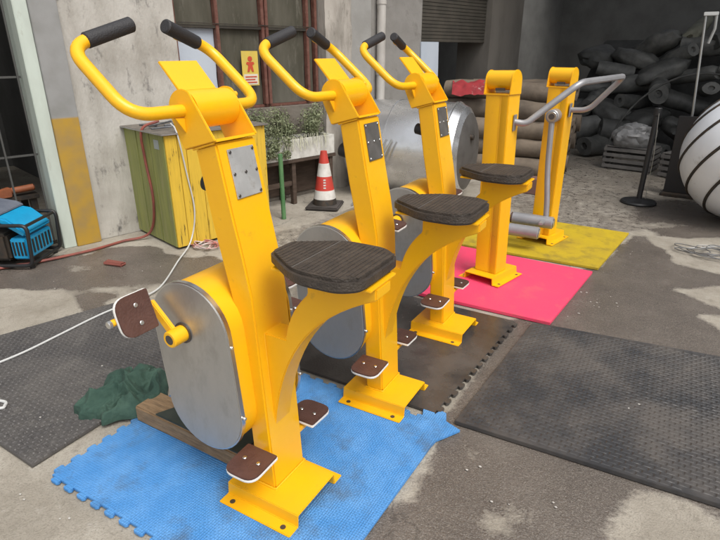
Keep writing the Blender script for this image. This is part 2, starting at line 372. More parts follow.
M_CONC = mat('concrete_pillar', (0.17, 0.155, 0.135), 0.9, color2=(0.125, 0.115, 0.10), nscale=3, bump=0.3, bscale=40, stretch=(1, 1, 0.4))
M_ROOF = mat('dull_roof_sheet', (0.10, 0.10, 0.10), 0.7)
def twotone():
    m = mat('grey_over_yellow_paint', (0.30, 0.30, 0.30), 0.65)
    t = m.node_tree; N = t.nodes; L = t.links; b = N['Principled BSDF']
    tc = N.new('ShaderNodeTexCoord'); sp = N.new('ShaderNodeSeparateXYZ'); L.new(tc.outputs['Object'], sp.inputs[0])
    n = N.new('ShaderNodeTexNoise'); n.inputs['Scale'].default_value = 7; n.inputs['Detail'].default_value = 7; L.new(tc.outputs['Object'], n.inputs['Vector'])
    r = N.new('ShaderNodeMapRange'); r.inputs['From Min'].default_value = 1.02; r.inputs['From Max'].default_value = 1.035; L.new(sp.outputs[2], r.inputs['Value'])
    def rp(c1, c2):
        q = N.new('ShaderNodeValToRGB'); q.color_ramp.elements[0].position = 0.4; q.color_ramp.elements[1].position = 0.7
        q.color_ramp.elements[0].color = (*c1, 1); q.color_ramp.elements[1].color = (*c2, 1); L.new(n.outputs['Fac'], q.inputs['Fac']); return q.outputs[0]
    x = N.new('ShaderNodeMix'); x.data_type = 'RGBA'; L.new(r.outputs[0], x.inputs['Factor'])
    L.new(rp((0.40, 0.24, 0.03), (0.30, 0.20, 0.07)), x.inputs['A']); L.new(rp((0.27, 0.27, 0.265), (0.22, 0.22, 0.21)), x.inputs['B']); L.new(x.outputs['Result'], b.inputs['Base Color'])
    return m
bld = empty('workshop_building', W0, ROTW, 'shabby single storey workshop with dark window, moldy plaster and open doorway', 'building')
HT = 3.4
def wl(name, x0, x1, z0, z1, m, y0=0.0, y1=0.2, bev=0.004, parent=bld):
    return box(name, (x0, y0, z0), (x1, y1, z1), m, parent, bev)
wl('wall', -6.0, -1.95, 0, HT, M_MOLD); wl('lintel', -1.949, -0.291, 2.55, HT, M_MOLD)
wl('door_jamb', -0.29, -0.195, 0, HT, M_JAMB, -0.03, 0.2); wl('painted_pillar', -0.193, 0.0, 0, HT, twotone(), -0.045, 0.2)
wl('wall', 0.001, 0.93, 0, HT, M_MOLD); wl('dado', 0.931, 2.58, 0, 0.97, M_DADO); wl('lintel', 0.931, 2.58, 2.65, HT, M_GWALL)
# rough torn plaster pilaster: uneven relief
def rough_slab(name, x0, x1, z0, z1, y, dep, m, parent, nx=14, nz=60, amp=0.03):
    bm = bmesh.new(); g = []
    for j in range(nz + 1):
        row = []
        for i in range(nx + 1):
            x = x0 + (x1 - x0) * i / nx; z = z0 + (z1 - z0) * j / nz
            e = float(fbm(np.array(x * 9.0), np.array(z * 3.0), 4)) * amp * 2
            if i in (0, nx): x += float(fbm(np.array(3.3 + i), np.array(z * 4), 3)) * 0.03
            row.append(bm.verts.new((x, y + e, z)))
        g.append(row)
    for j in range(nz):
        for i in range(nx): bm.faces.new((g[j][i], g[j][i + 1], g[j + 1][i + 1], g[j + 1][i]))
    ed = [v for v in bm.verts]
    r = bmesh.ops.extrude_face_region(bm, geom=bm.faces[:])
    bmesh.ops.translate(bm, verts=[v for v in r['geom'] if isinstance(v, bmesh.types.BMVert)], vec=(0, dep, 0))
    return finish(name, bm, m, parent, True, angle=60)
rough_slab('torn_plaster', 2.60, 2.99, 0, HT, -0.05, 0.2, M_ROUGH, bld)
wl('wall', 3.0, 3.33, 0, HT, mat('light_grey_render', (0.30, 0.295, 0.28), 0.9, color2=(0.25, 0.245, 0.23), nscale=3, bump=0.2, bscale=50), -0.015, 0.2)
wl('wall', 3.331, 4.26, 0, HT, M_GWALL)
pp = cyl('drain_pipe', (3.45, -0.06, 0.0), (3.45, -0.06, HT), 0.052, M_PIPE, bld, 18)
for z in (0.45, 1.25, 2.0, 2.9): cyl('pipe_clip', (3.45, -0.06, z), (3.45, -0.06, z + 0.035), 0.058, M_PIPE, pp, 18)
wl('shutter_box', 4.261, 5.74, 2.2, HT, M_GWALL)
for k in range(14):
    s = box('shutter_slat', (4.262, 0.03, 1.62 + k * 0.042), (5.738, 0.05, 1.62 + k * 0.042 + 0.039), M_SHUT, bld, 0.004)
wl('concrete_pillar', 5.741, 6.6, 0, HT, M_CONC, -0.06, 0.5)
# interior rooms
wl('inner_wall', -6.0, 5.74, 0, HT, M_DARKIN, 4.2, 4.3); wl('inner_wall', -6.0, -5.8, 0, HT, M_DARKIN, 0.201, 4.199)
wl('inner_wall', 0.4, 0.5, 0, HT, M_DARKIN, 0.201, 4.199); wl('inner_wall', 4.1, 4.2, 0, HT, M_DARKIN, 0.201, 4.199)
box('roof', (-6.2, -0.25, HT + 0.001), (6.7, 2.6, HT + 0.12), M_ROOF, bld); box('roof', (-6.2, 2.95, HT + 0.001), (6.7, 4.5, HT + 0.12), M_ROOF, bld)  # gap between the roof halves added to let daylight into the rooms
# window with frames and dusty panes
win = box('window', (0.935, 0.10, 0.971), (2.578, 0.125, 1.0), M_RED, bld, 0.003)
for x in (0.935, 1.36, 1.89, 2.43, 2.545):
    for dx in ((0.0,) if x != 1.89 else (-0.024, 0.024)):
        box('frame_bar', (x + dx, 0.06, 1.001), (x + dx + 0.036, 0.115, 2.64), M_RED, win, 0.004)
box('frame_bar', (0.94, 0.068, 1.70), (2.57, 0.105, 1.728), M_SHUT, win, 0.003)
for (x0, x1) in ((0.972, 1.359), (1.397, 1.865), (1.951, 2.429), (2.467, 2.544)):
    for (z0, z1) in ((1.002, 1.699), (1.729, 2.638)):
        if x0 < 1 and z0 < 1.1: m_ = M_PALE
        else: m_ = M_PANE
        rough_slab('pane', x0, x1, z0, z1, 0.112, 0.008, m_, win, 8, 10, 0.008 if m_ is M_PANE else 0.0)
box('curtain_rail', (0.98, 0.05, 1.735), (2.5, 0.058, 1.742), M_DIRTY, bld)

# yellow warning notice on the pane
M_SY = mat('notice_yellow', (0.62, 0.46, 0.08), 0.5, color2=(0.55, 0.42, 0.10), nscale=10); M_SR = mat('notice_red', (0.50, 0.07, 0.03), 0.5); M_SW = mat('notice_white', (0.62, 0.58, 0.48), 0.5)
sg = empty('warning_notice', W0 + U * 1.605 + IN * 0.055 + Vector((0, 0, 1.19)), ROTW, 'small yellow warning notice with red figure on the dark window', 'sign')
sg.scale = (0.95, 1, 0.86)
box('board', (0, 0, 0), (0.20, 0.004, 0.37), M_SY, sg, 0.001)
box('white_panel', (0.015, -0.002, 0.012), (0.185, -0.0005, 0.125), M_SW, sg)
for k in range(3): box('text_line', (0.03, -0.0045, 0.03 + k * 0.03), (0.17 - 0.02 * (k % 2), -0.0025, 0.043 + k * 0.03), M_SR, sg)
prism('red_figure', [(0.06, 0.15), (0.085, 0.15), (0.10, 0.19), (0.115, 0.15), (0.14, 0.15), (0.125, 0.22), (0.15, 0.235), (0.14, 0.255), (0.06, 0.255), (0.05, 0.235), (0.075, 0.22)], -0.0035, -0.001, M_SR, sg)
prism('red_figure', [(0.10 + 0.028 * math.cos(a * math.pi / 5), 0.288 + 0.028 * math.sin(a * math.pi / 5)) for a in range(10)], -0.0035, -0.001, M_SR, sg)

gt = box('folding_gate', (-1.94, 0.10, 0.02), (-0.30, 0.112, 0.05), M_DIRTY, bld)
M_BAR = mat('dull_grey_bar', (0.075, 0.075, 0.07), 0.6, 0.3)
for k in range(9): box('gate_bar', (-1.93 + k * 0.2, 0.09, 0.051), (-1.93 + k * 0.2 + 0.012, 0.102, 2.5), M_BAR, gt)
for z in (0.75, 1.32, 2.1): box('gate_rail', (-1.94, 0.103, z), (-0.30, 0.109, z + 0.015), M_BAR, gt)
# door-side stuff inside the dark doorway: shelf rack
rk = empty('storage_rack', W0 + U * -1.3 + IN * 1.6, ROTW, 'dim metal storage rack inside the dark doorway', 'rack')
for x in (0, 0.95):
    for y in (0, 0.4): box('post', (x, y, 0), (x + 0.03, y + 0.03, 2.2), M_DIRTY, rk)
for z in (0.35, 0.85, 1.35, 1.85): box('shelf', (0.031, 0.005, z), (0.949, 0.425, z + 0.025), M_DIRTY, rk)
lamp = cyl('ceiling_lamp', W0 + U * -0.75 + IN * 2.6 + Vector((0, 0, 1.93)), W0 + U * -0.75 + IN * 2.6 + Vector((0, 0, 2.06)), 0.05, None, None, 14, 0.02)
ml = bpy.data.materials.new('lit_bulb'); ml.use_nodes = True; pb = ml.node_tree.nodes['Principled BSDF']; pb.inputs['Emission Color'].default_value = (1, 0.97, 0.9, 1); pb.inputs['Emission Strength'].default_value = 3.5
lamp.data.materials.append(ml); tag(lamp, 'small lit white bulb hanging in the dark doorway', 'lamp')
tube('lamp_cord', [W0 + U * -0.75 + IN * 2.6 + Vector((0, 0, 2.06)), W0 + U * -0.75 + IN * 2.6 + Vector((0, 0, HT))], 0.006, M_BLACK, lamp, 6)
lamp.children[0].matrix_parent_inverse = lamp.matrix_world.inverted()

# ================================================================== STORAGE HALL (dark, beyond the row)
hx = Vector((math.cos(A_W), -math.sin(A_W), 0))
HC = W0 + U * 6.1                                     # pillar position; local x = along the hall front, local y = deeper
hall = empty('storage_hall', HC, -A_W, 'dark open fronted storage hall full of stacked rolls', 'building')
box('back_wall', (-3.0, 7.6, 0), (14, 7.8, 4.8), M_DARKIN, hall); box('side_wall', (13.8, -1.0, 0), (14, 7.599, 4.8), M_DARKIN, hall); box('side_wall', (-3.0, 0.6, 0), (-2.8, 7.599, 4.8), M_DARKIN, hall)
box('roof', (-3.2, -0.9, 4.801), (14.2, 4.6, 4.9), M_ROOF, hall); box('roof', (-3.2, 6.2, 4.801), (14.2, 8.0, 4.9), M_ROOF, hall)  # strip left open in the roof, added to brighten the hall
box('front_post', (9.0, -0.85, 0), (9.3, -0.64, 4.8), M_CONC, hall)

# ================================================================== MATS
def puzzle_poly(c, teeth, n=9, amp=0.028):
    """quad corners c (ccw), teeth: set of edge indices with dove-tail teeth"""
    out = []
    for i in range(4):
        a = Vector((*c[i], 0)); b = Vector((*c[(i + 1) % 4], 0)); d = (b - a); L_ = d.length; d.normalize(); nn = Vector((d.y, -d.x, 0))
        out.append((a.x, a.y))
        if i in teeth:
            p = L_ / n
            for k in range(n):
                s = (k + 0.5) * p; hw = p * 0.22; hw2 = p * 0.30
                for (ds, h) in ((-hw, 0), (-hw2, 0.6), (-hw * 0.9, 1), (hw * 0.9, 1), (hw2, 0.6), (hw, 0)):
                    q = a + d * (s + ds) + nn * (amp * h); out.append((q.x, q.y))
    return out
def matobj(name, c, teeth, th, m, label, n=9, amp=0.028, z0=0.004):
    cx = sum(p[0] for p in c) / 4; cy = sum(p[1] for p in c) / 4
    cl = [(p[0] - cx, p[1] - cy) for p in c]
    o = prism(name, puzzle_poly(cl, teeth, n, amp), 0, th, m, None, 'z', 0.0015, (cx, cy, z0))
    return tag(o, label, 'mat')
matobj('foam_mat', [(-1.81, 0.80), (-0.655, 0.80), (-0.625, 1.815), (-1.80, 1.835)], {0, 2, 3}, 0.012, M_BLUE, 'blue puzzle edged foam mat under the first yellow machine', 15, 0.019)
matobj('foam_mat', [(-1.85, 1.875), (-0.70, 1.875), (-0.625, 2.93), (-1.85, 2.95)], {1}, 0.013, M_DMAT, 'brownish black puzzle edged foam mat between blue and pink mats', 14, 0.022)
matobj('rubber_mat', [(-1.50, 3.0), (-0.44, 3.0), (-0.345, 3.975), (-1.45, 4.03)], set(), 0.02, M_PINK, 'smooth bright pink rubber mat under a yellow post')
matobj('foam_mat', [(-1.52, 4.07), (-0.32, 4.07), (-0.205, 5.10), (-1.5, 5.15)], set(), 0.018, M_YMAT, 'dirty mustard yellow mat under the farthest yellow post')
matobj('rubber_mat', [(-0.60, 1.86), (0.80, 1.90), (0.80, 3.10), (-0.53, 2.96)], set(), 0.018, M_BMAT, 'black studded rubber mat beside the brownish foam mat')
matobj('rubber_mat', [(-3.25, 0.83), (-1.925, 0.79), (-1.93, 1.98), (-2.88, 1.99)], set(), 0.014, M_WMAT, 'black basket weave rubber mat beside the crumpled green cloth')

def studs(mat_obj, name, quad, pu, pv, hu, hv, z, hgt, m, inset=0.02):
    # moulded tread: small raised pads in brick order, joined into one part of the mat
    q = np.array(quad); V = []; Fc = []
    x0, y0 = q.min(0); x1, y1 = q.max(0); r_ = 0
    y = y0
    while y < y1:
        x = x0 + (pu / 2 if r_ % 2 else 0)
        while x < x1:
            ok = True
            for i in range(4):
                e = q[(i + 1) % 4] - q[i]; d = (e[0] * (y - q[i][1]) - e[1] * (x - q[i][0])) / np.hypot(*e)
                if d < inset: ok = False; break
            if ok:
                b = len(V); h_ = hgt * random.uniform(0.75, 1.1); f_ = 0.72
                V += [(x - hu, y - hv, z), (x + hu, y - hv, z), (x + hu, y + hv, z), (x - hu, y + hv, z), (x - hu * f_, y - hv * f_, z + h_), (x + hu * f_, y - hv * f_, z + h_), (x + hu * f_, y + hv * f_, z + h_), (x - hu * f_, y + hv * f_, z + h_)]
                Fc += [(b + 4, b + 5, b + 6, b + 7), (b, b + 1, b + 5, b + 4), (b + 1, b + 2, b + 6, b + 5), (b + 2, b + 3, b + 7, b + 6), (b + 3, b, b + 4, b + 7)]
            x += pu
        y += pv; r_ += 1
    lx, ly = mat_obj.location.x, mat_obj.location.y; lz = mat_obj.location.z
    V = [(p[0] - lx, p[1] - ly, p[2] - lz) for p in V]
    me = bpy.data.meshes.new(name); me.from_pydata(V, [], Fc); me.materials.append(m)
    o = bpy.data.objects.new(name, me); col.objects.link(o); o.parent = mat_obj; o['kind'] = 'stuff'
def bylabel(k): return [o for o in bpy.data.objects if k in o.get('label', '')][0]
studs(bylabel('black studded rubber mat'), 'tread_studs', [(-0.60, 1.86), (0.80, 1.90), (0.80, 3.10), (-0.53, 2.96)], 0.040, 0.0225, 0.0175, 0.0098, 0.0219, 0.0032, M_BMAT)
studs(bylabel('black basket weave'), 'tread_studs', [(-3.25, 0.83), (-1.925, 0.79), (-1.93, 1.98), (-2.88, 1.99)], 0.034, 0.0200, 0.0142, 0.0078, 0.0179, 0.0036, M_WMAT, 0.012)
bmat = bylabel('blue puzzle edged')
studs(bmat, 'embossed_grain', [(-1.81, 0.80), (-0.655, 0.80), (-0.625, 1.815), (-1.80, 1.835)], 0.0165, 0.0095, 0.0070, 0.0041, 0.0159, 0.0011, M_BLUE, 0.006)
tabp = [at(*p) for p in [(424, 404), (432, 409), (435, 417), (440, 413), (446, 416), (446, 424), (460, 433), (446, 439), (436, 443), (428, 452), (420, 440)]]
tb_ = prism('corner_tab', [(p.x - bmat.location.x, p.y - bmat.location.y) for p in tabp][::-1], 0.0, 0.0119, M_BLUE, bmat, 'z', 0.001)
# ================================================================== EXERCISE MACHINES (three alike)
def stadium(cx, cz, hw, hl, tilt, n=14):
    pts = []
    for s in (1, -1):
        for k in range(n + 1):
            a = math.pi * k / n + (0 if s == 1 else math.pi)
            pts.append((hw * math.cos(a), s * (hl - hw) + hw * math.sin(a)))
    c, s_ = math.cos(tilt), math.sin(tilt)
    return [(cx + x * c - z * s_, cz + x * s_ + z * c) for x, z in pts]
def round_poly(pts, rads, n=5):
    out = []; N_ = len(pts)
    for i in range(N_):
        a = Vector((*pts[i - 1], 0)); b = Vector((*pts[i], 0)); c = Vector((*pts[(i + 1) % N_], 0)); r = rads[i]
        if r <= 0: out.append(pts[i]); continue
        u = (a - b).normalized(); v = (c - b).normalized()
        for k in range(n + 1):
            t = k / n; p = (1 - t) ** 2 * (b + u * r) + 2 * t * (1 - t) * b + t * t * (b + v * r); out.append((p.x, p.y))
    return out
def hat_base(parent, sx, sy, zt=0.062, th=0.006, fl=0.052):
    """folded steel base: flanges on the +-y sides, open ends on +-x"""
    iy = sy - fl; prof = [(-sy, 0.016), (-iy, 0.016), (-iy + 0.004, zt), (iy - 0.004, zt), (iy, 0.016), (sy, 0.016),
                          (sy, 0.016 + th), (iy + th, 0.016 + th), (iy + th - 0.004, zt + th), (-iy - th + 0.004, zt + th), (-iy - th, 0.016 + th), (-sy, 0.016 + th)]
    o = prism('base_plate', prof, -sx, sx, M_YEL, parent, 'x', 0.0025)
    for s in (-1, 1):
        for x in (-0.72, 0.72):
            cyl('bolt_hole', (sx * x, s * (sy - 0.022), 0.0215), (sx * x, s * (sy - 0.022), 0.0228), 0.010, M_DBOLT, o, 14)
    return o
def screws(parent, pts, r=0.006, h=0.005, m=None, axis='y'):
    for p in pts:
        d = Vector((0, -h, 0)) if axis == 'y' else Vector(axis) * h
        cyl('bolt', Vector(p), Vector(p) + d, r, m or M_BOLT, parent, 10, 0.0015)
def foot_board(parent, name, sy, lx=0.125, ly=0.13, th=0.016):
    """board in local xy, outer corners (towards sy) rounded; local origin at inner edge middle"""
    y1 = sy * ly
    pts = [(-lx / 2, 0), (lx / 2, 0), (lx / 2, y1), (-lx / 2, y1)]
    rp = round_poly(pts, [0.008, 0.008, 0.045, 0.045], 6)
    if sy < 0: rp = rp[::-1]
    e = prism(name, rp, 0, th * 0.62, M_WHT, parent, 'z', 0.002)
    rp2 = [(x * 0.985, y * 0.985 + sy * 0.001) for x, y in rp]
    prism('brown_top', rp2, th * 0.62 + 0.0002, th, M_PED, e, 'z', 0.0015)
    for (x, y) in ((-0.028, 0.45), (0.03, 0.45)):
        cyl('bolt', (x, y1 * y, th), (x, y1 * y, th + 0.004), 0.0075, M_BOLT, e, 12, 0.002)
    return e
def build_rider(plate_mat, cends, ptilt):
    t = empty('exercise_rider')
    hat_base(t, 0.155, 0.163).location = (0.02, -0.025, 0)
    colp = [(0.037, 0.068), (0.0, 0.80), (-0.022, 0.925), (-0.048, 1.05), (-0.088, 1.262), (-0.172, 1.240), (-0.133, 1.01), (-0.108, 0.89), (-0.084, 0.775), (-0.055, 0.30), (-0.046, 0.068)]
    prism('column', colp, -0.080, 0.090, M_YEL, t, 'y', 0.006)
    # weld beads
    def weld(pts, r=0.0042):
        P_ = []
        for a_, b_ in zip(pts[:-1], pts[1:]):
            n_ = max(2, int((Vector(b_) - Vector(a_)).length / 0.006))
            P_ += [Vector(a_).lerp(Vector(b_), k / n_) for k in range(n_)]
        P_.append(Vector(pts[-1]))
        tube('weld_seam', P_, [r * (1.0 + 0.35 * (k % 2) * random.random()) for k in range(len(P_))], M_YEL, t, 6)
    weld([(-0.048, -0.082, 0.0695), (0.039, -0.082, 0.0695), (0.039, 0.092, 0.0695), (-0.048, 0.092, 0.0695)])
    weld([(0.020, -0.0445, 0.33), (0.006, -0.0445, 0.665), (0.006, 0.0445, 0.667)], 0.003)
    weld([(-0.175, -0.0825, 1.238), (-0.091, -0.0825, 1.2625)], 0.0035)
    # seat arm: curved bracket
    c0 = Vector((-0.0, 0, 0.28)); arc = []
    P0, P1, P2, P3 = (0.022, 0.30), (0.06, 0.60), (0.18, 0.775), (0.41, 0.873)
    for k in range(17):
        q = k / 16; a = [(1 - q) ** 3, 3 * q * (1 - q) ** 2, 3 * q * q * (1 - q), q ** 3]
        arc.append((sum(w_ * p[0] for w_, p in zip(a, (P0, P1, P2, P3))), sum(w_ * p[1] for w_, p in zip(a, (P0, P1, P2, P3)))))
    P0, P1, P2, P3 = (0.18, 0.84), (0.14, 0.80), (0.105, 0.75), (0.09, 0.672)
    up_ = []
    for k in range(9):
        q = k / 8; a = [(1 - q) ** 3, 3 * q * (1 - q) ** 2, 3 * q * q * (1 - q), q ** 3]
        up_.append((sum(w_ * p[0] for w_, p in zip(a, (P0, P1, P2, P3))), sum(w_ * p[1] for w_, p in zip(a, (P0, P1, P2, P3)))))
    armp = arc + [(0.41, 0.9085), (0.18, 0.9085)] + up_ + [(0.09, 0.667), (0.002, 0.667)]
    arm = prism('seat_arm', armp, -0.043, 0.043, M_YEL, t, 'y', 0.004)
    box('seat_plate', (0.075, -0.075, 0.909), (0.41, 0.075, 0.917), M_YEL, arm, 0.002)
    # seat: narrow nose, wide rear
    sp = [(0.055, -0.050), (0.205, -0.150), (0.345, -0.148), (0.402, -0.105), (0.402, 0.105), (0.345, 0.148), (0.205, 0.150), (0.055, 0.050)]
    rp = round_poly(sp, [0.02, 0.05, 0.03, 0.03, 0.03, 0.03, 0.05, 0.02], 5)
    seat = prism('seat', rp, 0.9175, 0.960, M_SEAT, t, 'z', 0.010)
    prism('seat_seam', [(0.193, -0.128), (0.196, -0.128), (0.196, 0.128), (0.193, 0.128)], 0.9601, 0.9607, mat('seat_seam_grey', (0.11, 0.10, 0.09), 0.6), seat, 'z')
    for k in range(21):
        x = 0.072 + k * 0.0155
        if abs(x + 0.004 - 0.195) < 0.010: continue
        hy = min(0.046 + max(0, x - 0.06) * 0.62, 0.128) if x < 0.35 else 0.105
        box('rib', (x, -hy, 0.9595), (x + 0.009, hy, 0.9612), M_SEAT, seat, 0.0006)
    # gear casing with steel covers
    cas = prism('gear_casing', stadium(-0.190, 0.533, 0.158, 0.300, R(4.5)), -0.145, 0.145, M_YEL, t, 'y', 0.003, angle=30)
    for s in (-1, 1):
        a, b = sorted((s * 0.1452, s * 0.163))
        cov = prism('side_cover', stadium(-0.190, 0.533, 0.165, 0.307, R(4.5), 20), a, b, M_STEEL, t, 'y', 0.004, angle=30)
        a, b = sorted((s * 0.1448, s * 0.1602))
        prism('rim_band', stadium(-0.190, 0.533, 0.1665, 0.3085, R(4.5), 20), a, b, M_RIM, cov, 'y', 0.0, angle=30)
        for ang in (20, 75, 150, 215, 300, 335):
            pass
        for (x, z) in ((-0.037, 0.655), (-0.012, 0.40)):
            cyl('bolt', (x, s * 0.152, z), (x + 0.009, s * 0.152, z + 0.001), 0.006, M_BOLT, cov, 10, 0.0015)
        # crank
        hx_, hz = -0.228, 0.662
        cr = cyl('crank', (hx_, s * 0.163, hz), (hx_, s * 0.222, hz), 0.028, M_YEL, t, 20, 0.003)
        cyl('hub_hole', (hx_, s * 0.2222, hz), (hx_, s * 0.2226, hz), 0.0165, M_DBOLT, cr, 16)
        cyl('hub_collar', (hx_, s * 0.163, hz), (hx_, s * 0.168, hz), 0.036, M_DBOLT, cr, 18)
        ex, ez = cends[0 if s < 0 else 1]
        d = Vector((ex - hx_, 0, ez - hz)); L_ = d.length; d.normalize(); nn = Vector((-d.z, 0, d.x))
        pl_ = [((hx_ + ex * 0) + d.x * a_ + nn.x * b_, hz + d.z * a_ + nn.z * b_) for a_, b_ in ((0.02, -0.017), (L_ + 0.012, -0.014), (L_ + 0.012, 0.014), (0.02, 0.017))]
        a, b = sorted((s * 0.186, s * 0.202)); prism('crank_arm', pl_, a, b, M_YEL, cr, 'y', 0.003)
        cyl('pedal_spindle', (ex, s * 0.185, ez), (ex, s * 0.345, ez), 0.011, M_YEL, cr, 14, 0.002)
        cyl('spindle_nut', (ex, s * 0.3452, ez), (ex, s * 0.358, ez), 0.012, M_BOLT, cr, 8, 0.002)
        pe = foot_board(t, 'pedal', s, 0.13, 0.125)
        ti = R(ptilt) if s < 0 else R(5)
        pe.location = (ex + 0.0115 * math.sin(ti), s * 0.212, ez + 0.0115 * math.cos(ti)); pe.rotation_euler = (0, ti, 0)
        # fixed foot rest
        fr = foot_board(t, 'foot_rest', s, 0.13, 0.135); fr.location = (0.012, s * 0.10, 0.234 if s < 0 else 0.222); fr.rotation_euler = (R(-3 * s), 0, 0)
        box('foot_bracket', (-0.02, min(s * 0.0795, s * 0.18), 0.196), (0.03, max(s * 0.0795, s * 0.18), 0.2135), M_YEL, t, 0.002)
    # head: two side plates, drum, tray and display fin
    cx, cz, r = -0.190, 1.346, 0.058
    d0 = math.degrees(math.atan2(1.402 - cz, -0.169 - cx)); a1 = R(205); a0 = R(62)
    hp = [(cx + r * math.cos(a0 + (a1 - a0) * k / 18), cz + r * math.sin(a0 + (a1 - a0) * k / 18)) for k in range(19)] + [(-0.204, 1.236), (-0.078, 1.270)]
    head = None
    for s in (-1, 1):
        a, b = sorted((s * 0.0835, s * 0.0905))
        h_ = prism('head_plate', hp, a, b, M_YEL, t, 'y', 0.0018)
        # gusset under the handlebar
        g_ = [(s * 0.0905, cz - 0.02), (s * 0.125, cz - 0.018), (s * 0.0905, cz - 0.062)]
        prism('gusset', g_, cx - 0.004, cx + 0.004, M_YEL, h_, 'x', 0.001)
    head = cyl('head_drum', (cx, -0.083, cz), (cx, 0.083, cz), r - 0.004, M_YEL, t, 36)
    prism('head_tray', [(-0.080, 1.266), (-0.083, 1.274), (-0.206, 1.243), (-0.203, 1.234)], -0.083, 0.083, M_YEL, t, 'y', 0.001)
    fin = prism('display_fin', [(-0.218, 1.392), (-0.213, 1.398), (-0.284, 1.476), (-0.290, 1.472)], -0.072, 0.072, M_YEL, t, 'y', 0.001)
    cyl('head_bolt', (cx + 0.03, 0.0906, cz + 0.035), (cx + 0.03, 0.099, cz + 0.035), 0.009, M_YEL, t, 12, 0.002)
    # handlebar
    hb = tube('handlebar', fillet([(-0.405, -0.115, 1.553), (-0.41, -0.255, 1.513), (-0.205, -0.255, 1.345), (-0.19, -0.0, 1.346), (-0.205, 0.255, 1.345), (-0.41, 0.255, 1.513), (-0.405, 0.115, 1.553)], 0.075, 8), 0.0178, M_YEL, t, 16)
    for s in (-1, 1):
        g0 = Vector((-0.4085, s * 0.205, 1.5275)); g1 = Vector((-0.39, s * 0.060, 1.574))
        gr = cyl('grip', g0, g1, 0.0215, M_GRIP, hb, 18, 0.004)
    # riveted plate on the rear face of the column
    e0 = Vector((-0.012, 0, 0.69)); e1 = Vector((-0.080, 0, 1.262)); up2 = Vector((-0.040, 0, 0.212)).normalized(); nn = Vector((up2.z, 0, -up2.x))
    pc = Vector((-0.0700, 0.010, 1.168)) + nn * 0.0006
    bm = bmesh.new(); bmesh.ops.create_cube(bm, size=1.0, matrix=Matrix.Diagonal((0.004, 0.112, 0.145, 1))); bevel(bm, 0.001)
    rot = (0, -math.atan2(-up2.x, up2.z), 0)
    npl = finish('name_plate', bm, plate_mat, t, True, pc + nn * 0.002, rot)
    for (y, z) in ((-0.048, 0.064), (0.048, 0.064), (-0.048, 0.0), (0.0, 0.0), (0.048, 0.0), (-0.048, -0.064), (0.048, -0.064)):
        cyl('rivet', (0.002, y, z), (0.0055, y, z), 0.0052, M_DBOLT if plate_mat is M_PLATE else M_BOLT, npl, 10, 0.0015)
    cyl('bump_stop', (-0.150, -0.02, 1.12), (-0.205, -0.02, 1.13), 0.028, M_BLACK, t, 18, 0.005)
    return t
RID = [((-1.03, 1.205, 0), M_PLATE, 'yellow seated exercise machine with bright silver plate, standing on the blue mat', 0.0),
       ((-0.980, 1.915, 0), M_DPLATE, 'yellow seated exercise machine with dark plate where blue and brownish mats meet', 0.6),
       ((-0.985, 2.665, 0), M_DPLATE, 'yellow seated exercise machine with dark plate beside the pink mat', -0.8)]
r1 = build_rider(M_PLATE, ((-0.318, 0.752), (-0.138, 0.572)), 74); r2 = build_rider(M_DPLATE, ((-0.345, 0.60), (-0.11, 0.724)), 12); r3 = copy_tree(r2)
for o, (loc, _, lab, rz) in zip((r1, r2, r3), RID):
    o.location = loc; o.rotation_euler = (0, 0, R(rz)); tag(o, lab, 'exercise machine', 'yellow seated exercise machines in a row')

# ================================================================== WALKING MACHINE: two posts joined by a grey bent handlebar
wm = empty('swing_stepper', (-0.97, 3.53, 0), 0, 'two post yellow exercise machine with grey bent handlebar and swinging foot rollers', 'exercise machine')
def post(x, y, rz, hh, lean=0.0):
    p = empty('post', (x, y, 0.009), rz); p.parent = wm; p.rotation_euler = (0, lean, rz)
    prof_t = 0.0
    # base: flanges on +-x, open ends facing +-y
    b = hat_base(p, 0.165, 0.160); b.rotation_euler = (0, 0, R(90))
    prism('column', [(-0.078, -0.085), (0.02, -0.085), (0.028, -0.079), (0.036, -0.085), (0.085, -0.085), (0.085, 0.055), (-0.078, 0.055)], 0.068, hh - 0.14, M_YEL, p, 'z', 0.004)
    cz = hh - 0.062; cy = -0.015; r = 0.062
    hp = [(cy + r * math.cos(R(a)), cz + r * math.sin(R(a))) for a in range(0, 181, 12)] + [(cy - r - 0.012, hh - 0.145), (cy + r, hh - 0.145)]
    for s in (-1, 1):
        a, b2 = sorted((s * 0.086, s * 0.094)); prism('head_plate', hp, a, b2, M_YEL, p, 'x', 0.002)
    cyl('head_drum', (-0.0855, cy, cz), (0.0855, cy, cz), r - 0.004, M_YEL, p, 30)
    box('head_tray', (-0.0855, cy - r - 0.012, hh - 0.148), (0.0855, cy + r - 0.002, hh - 0.139), M_YEL, p, 0.001)
    box('slot', (-0.02, -0.0575 + cy, hh - 0.122), (0.045, -0.05 + cy, hh - 0.106), M_DBOLT, p)
    return p
wm.location = (0, 0, 0)
p4 = post(-0.965, 3.53, R(-14), 1.39, R(-1.4)); p5 = post(-0.835, 4.58, R(-13), 1.385)
hbp = [(-0.905, 3.52, 1.09), (-0.84, 3.535, 1.08), (-0.565, 3.66, 1.328), (-0.405, 4.50, 1.338), (-0.62, 4.53, 1.09), (-0.75, 4.54, 1.085)]
tube('handlebar', fillet(hbp, 0.07, 7), 0.0205, M_GREYT, wm, 14)
for x, y in ((-0.908, 3.53), (-0.752, 4.54)):
    box('bracket', (x, y - 0.035, 1.035), (x + 0.008, y + 0.035, 1.135), M_GREYT, wm, 0.002)
hub = cyl('pivot_hub', (-0.845, 4.50, 1.045), (-0.85, 4.385, 1.045), 0.050, M_GREYT, wm, 24, 0.006)
